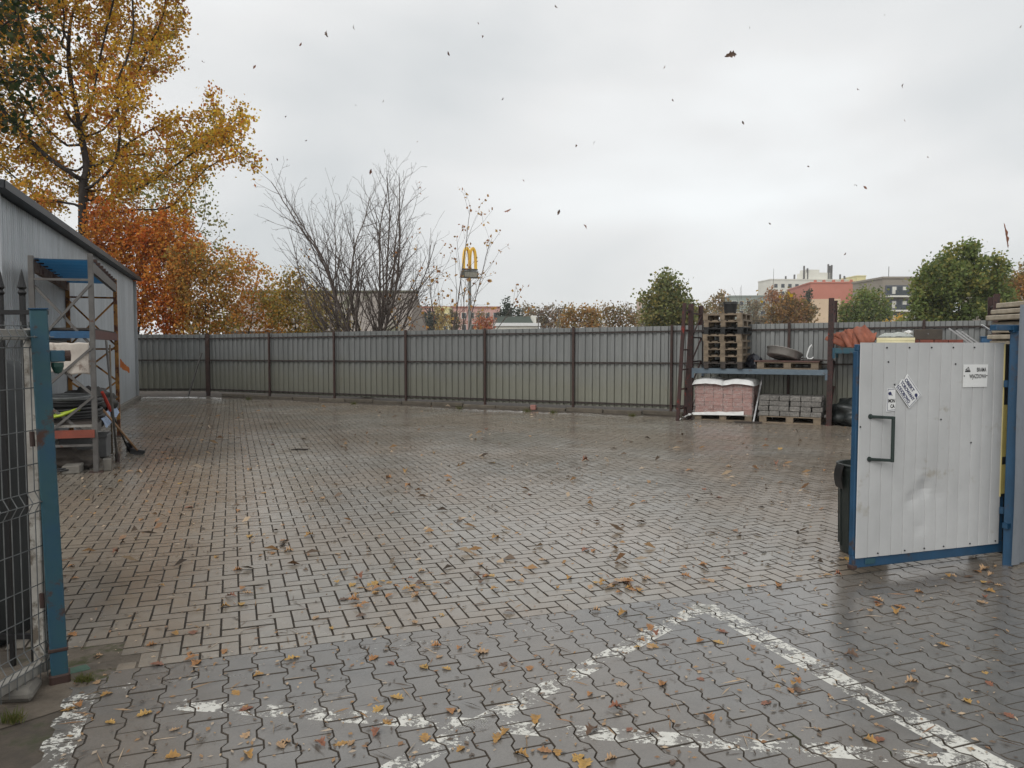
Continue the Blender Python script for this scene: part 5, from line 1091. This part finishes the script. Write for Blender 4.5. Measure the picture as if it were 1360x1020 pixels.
# ---------------------------------------------------------------- fallen and falling leaves
def oak_leaf(seed, size, curl, col):
    rs = random.Random(seed); n = 14; half = []
    for i in range(n + 1):
        f = i / n; env = math.sin(math.pi * min(1, f ** .8 * 1.0)) * .36 * (.55 + .6 * f); lob = 1 + .34 * math.cos(f * 2 * math.pi * 4 + 2.6); half.append((max(.012, env * lob) if 0 < i < n else .01, f - .5))
    v = []; f_ = []; b1, b2, tw = rs.uniform(-.9, .9) * curl, rs.uniform(.3, 1.1) * curl, rs.uniform(-.7, .7)
    for x, y in half:
        for sx_ in (-1, 0, 1):
            xx = x * sx_; z = b2 * xx * xx * 3 + b1 * y * y * 1.2 + tw * xx * y * curl + .05 * noise.noise((xx * 7 + seed, y * 7, seed)) * (1 + curl); v.append(Vector((xx, y, z)) * size)
    for i in range(n):
        for k in (0, 1): a = i * 3 + k; f_.append([a, a + 1, a + 4, a + 3])
    v += [Vector((-.012, -.5, 0)) * size, Vector((.012, -.5, 0)) * size, Vector((.0, -.72, .04)) * size]; f_.append([len(v) - 3, len(v) - 2, len(v) - 1])
    zmin = min(p.z for p in v); v = [p - Vector((0, 0, zmin)) for p in v]
    m = mesh('leaf', v, f_, m_leafwet, True); a = m.color_attributes.new('tint', 'FLOAT_COLOR', 'POINT'); c = np.array(col)
    cc = np.array([np.r_[c * rs.uniform(.75, 1.15) * (1 - .25 * (i % 3 == 1)), 1] for i in range(len(v))], dtype=np.float32); a.data.foreach_set('color', cc.ravel()); return m
LC = {'orange brown': (.36, .17, .06), 'tan': (.42, .27, .15), 'dark brown': (.13, .075, .045), 'yellow': (.46, .28, .08), 'reddish brown': (.25, .10, .055), 'ochre': (.38, .21, .06)}
LM = {k: [oak_leaf(hash(k) % 97 + 13 * i if False else i * 17 + j * 5 + 1, 1., (.35, .8, 1.3)[i], c) for i in range(3)] for j, (k, c) in enumerate(LC.items())}
def drop(px, py, force=None, zadd=0.):
    p = G(px, py)
    if p.y > 16 or not in_yard(p.x, p.y, .3) or p.y < 2.2: return False
    if (p - Vector((gl_.x, gl_.y, 0))).dot(gdv) > -.06 and abs((p - Vector((gl_.x, gl_.y, 0))).cross(gdv).z) < .14: return False
    if (p - BP).length < .3 or (p - LP).length < .12 or (p - Bq).length < .3: return False
    k = force or random.choices(list(LC), [5, 5, 3, 2.4, 3, 4])[0]
    s_ = random.choice([random.uniform(.045, .07), random.uniform(.055, .09)]) * (1.25 if p.y > 6 else 1.); o = put('fallen_leaf', random.choice(LM[k]), None, (p.x, p.y, und(p.x, p.y) + .0015 + zadd), (random.gauss(0, .08), random.gauss(0, .08), random.uniform(0, 6.28))); o.scale = (s_ * random.uniform(.75, 1.1), s_, s_ * random.uniform(.35, .8) * (1.5 if p.y > 6 else 1.))
    tag(o, k + ' fallen oak leaf lying on the wet paving', 'leaf', k + ' leaves fallen on the paving'); return True
nl = 0
clumps = [(540, 783, 28, 6, 20), (482, 790, 14, 12, 12), (832, 776, 30, 6, 18), (800, 772, 60, 6, 8), (862, 858, 16, 8, 6), (640, 768, 20, 8, 4), (1165, 806, 18, 5, 5), (1095, 745, 30, 12, 10), (940, 770, 50, 10, 7), (325, 795, 10, 8, 4), (655, 768, 8, 4, 3), (1050, 914, 10, 8, 3), (590, 640, 40, 10, 5), (250, 880, 6, 3, 1), (1250, 770, 40, 6, 6), (680, 585, 260, 18, 6), (1290, 762, 20, 4, 4), (620, 540, 300, 5, 0)]
for cx, cy, sx_, sy_, n in clumps:
    for i in range(n): nl += drop(random.gauss(cx, sx_), random.gauss(cy, sy_), None, random.uniform(0, .012))
exact = [(192, 948, 'yellow'), (388, 875, 'yellow'), (261, 881, 'orange brown'), (130, 871, 'tan'), (1308, 893, 'yellow'), (1000, 860, 'orange brown'), (930, 852, 'orange brown'), (1340, 950, 'reddish brown'), (1168, 983, 'reddish brown'), (836, 970, 'reddish brown'), (500, 973, 'reddish brown'), (692, 1003, 'ochre'), (768, 1008, 'yellow'), (825, 910, 'tan'), (440, 835, 'yellow'), (153, 735, 'reddish brown'), (232, 842, 'ochre'), (116, 664, 'yellow'), (1050, 918, 'orange brown'), (880, 910, 'orange brown'), (1250, 856, 'ochre'), (1255, 857, 'tan'), (1165, 800, 'reddish brown'), (1195, 806, 'orange brown'), (598, 945, 'orange brown'), (380, 985, 'tan'), (330, 1002, 'ochre'), (425, 988, 'reddish brown'), (740, 1000, 'ochre'), (610, 862, 'orange brown'), (640, 868, 'tan'), (515, 835, 'tan'), (655, 765, 'yellow'), (594, 775, 'dark brown'), (160, 640, 'ochre'), (596, 640, 'tan'), (350, 655, 'ochre')]
for px, py, k in exact: nl += drop(px, py, k)
tries = 0
while nl < 292 and tries < 4000:
    tries += 1; py = 566 + 450 * random.random() ** 1.05; nl += drop(random.uniform(85, 1355), py)
Vv = []; Fq = []; cc = []
for i in range(3900):
    py = 540 + 470 * random.random() ** 1.5; px = random.uniform(80, 1350); p = G(px, py)
    if not in_yard(p.x, p.y, .05) or p.y > 23: continue
    if (p - Vector((gl_.x, gl_.y, 0))).dot(gdv) > 0 and abs((p - Vector((gl_.x, gl_.y, 0))).cross(gdv).z) < .05: continue
    far_ = p.y > 5.5; L_ = random.uniform(.006, .018) * (1 if not far_ else 1.15 if random.random() < .7 else 1.6) if random.random() < .86 else random.uniform(.03, .08); wd = L_ * random.uniform(.3, .6) if L_ < .03 or far_ and L_ < .055 else .0025; up_ = random.uniform(.3, 1.) * L_ * .9 if far_ else random.uniform(0, .008)
    a = random.uniform(0, 6.28); d = Vector((math.cos(a), math.sin(a), 0)); e = Vector((-d.y, d.x, 0)); z = und(p.x, p.y) + .004; k = len(Vv)
    Vv += [p - d * L_ + Vector((0, 0, z)), p + e * wd + Vector((0, 0, z + up_)), p + d * L_ + Vector((0, 0, z + up_ * random.uniform(0, 1.2))), p - e * wd + Vector((0, 0, z + .2 * up_))]; Fq.append((k, k + 1, k + 2, k + 3))
    c = random.choice([(.40, .30, .2), (.30, .19, .1), (.13, .09, .06), (.08, .06, .045), (.28, .16, .07), (.34, .27, .2), (.22, .12, .06)]); cc += [c] * 4
tag(put('leaf_litter', fastmesh('leaf_litter', np.array([tuple(v) for v in Vv]), np.array(Fq), m_leafwet, np.array(cc))), 'fine litter of leaf crumbs and twigs scattered over the paving', 'leaf litter', None, 'stuff')
sk = G(398, 598); o = MB().tube([(-.13, 0, .012), (-.03, .01, .016), (.08, -.01, .014), (.13, .0, .012)], [.007, .012, .012, .008], 7).build('stick', m_bark, None, (sk.x, sk.y, 0), (0, 0, .15), True); tag(o, 'short dark stick lying alone on the far paving', 'stick')
sky_leaves = [(435, 45, 9), (471, 36, 6), (399, 59, 5), (596, 71, 6), (641, 49, 5), (739, 8, 5), (508, 134, 4), (882, 89, 5), (765, 194, 5), (790, 190, 5), (674, 279, 9), (742, 282, 7), (777, 301, 7), (492, 228, 7), (554, 188, 3), (695, 240, 4), (406, 186, 4), (667, 131, 4), (894, 133, 4), (970, 74, 16), (987, 163, 5), (1074, 221, 4), (1200, 114, 6), (1202, 160, 4), (1232, 209, 4), (1149, 249, 6), (1136, 247, 5), (1140, 118, 4), (1022, 297, 4), (1336, 314, 34), (1355, 35, 6), (1122, 337, 4), (270, 81, 5), (338, 89, 6), (472, 140, 3), (380, 155, 4), (368, 212, 4), (381, 212, 3), (635, 31, 3), (1174, 20, 3), (995, 37, 3)]
for px, py, s_ in sky_leaves:
    sz = .085 if s_ > 3 else .07; Y = sz * FPX / s_ * .9
    if s_ > 30: sz, Y = .13, 3.7
    p = A(px, py, Y); k = random.choice(['dark brown', 'dark brown', 'reddish brown']); o = put('falling_leaf', LM[k][0 if s_ > 30 else 1], None, p, (R(90) + random.gauss(0, .5), random.uniform(-1, 1), random.uniform(0, 6.28))); o.scale = (sz * .7, sz, sz)
    if s_ == 16: o.rotation_euler = (R(75), R(75), 0)
    if s_ > 30: o.rotation_euler = (R(90), R(-12), R(8)); o.scale = (sz * .17, sz, sz * .3)
    if s_ == 16: tag(o, 'large brown leaf tumbling high in the grey sky', 'leaf')
    elif s_ > 30: tag(o, 'long curled brown leaf falling near the big green tree', 'leaf')
    else: tag(o, 'small dark leaf blown through the overcast sky', 'leaf', 'leaves blowing through the air')

# ---------------------------------------------------------------- damp air
hz = NT('damp_air'); hz.n.remove(hz.b); vol = hz.node('ShaderNodeVolumePrincipled'); vol.inputs['Color'].default_value = (.93, .95, .97, 1); vol.inputs['Density'].default_value = .0005; vol.inputs['Anisotropy'].default_value = .2
hz.l(vol.outputs[0], hz.out.inputs['Volume'])
o = MB().box(-420, 420, -30, 420, -1.2, 42).build('haze', hz.m); tag(o, 'thin pale damp haze filling the air', 'haze', None, 'stuff')
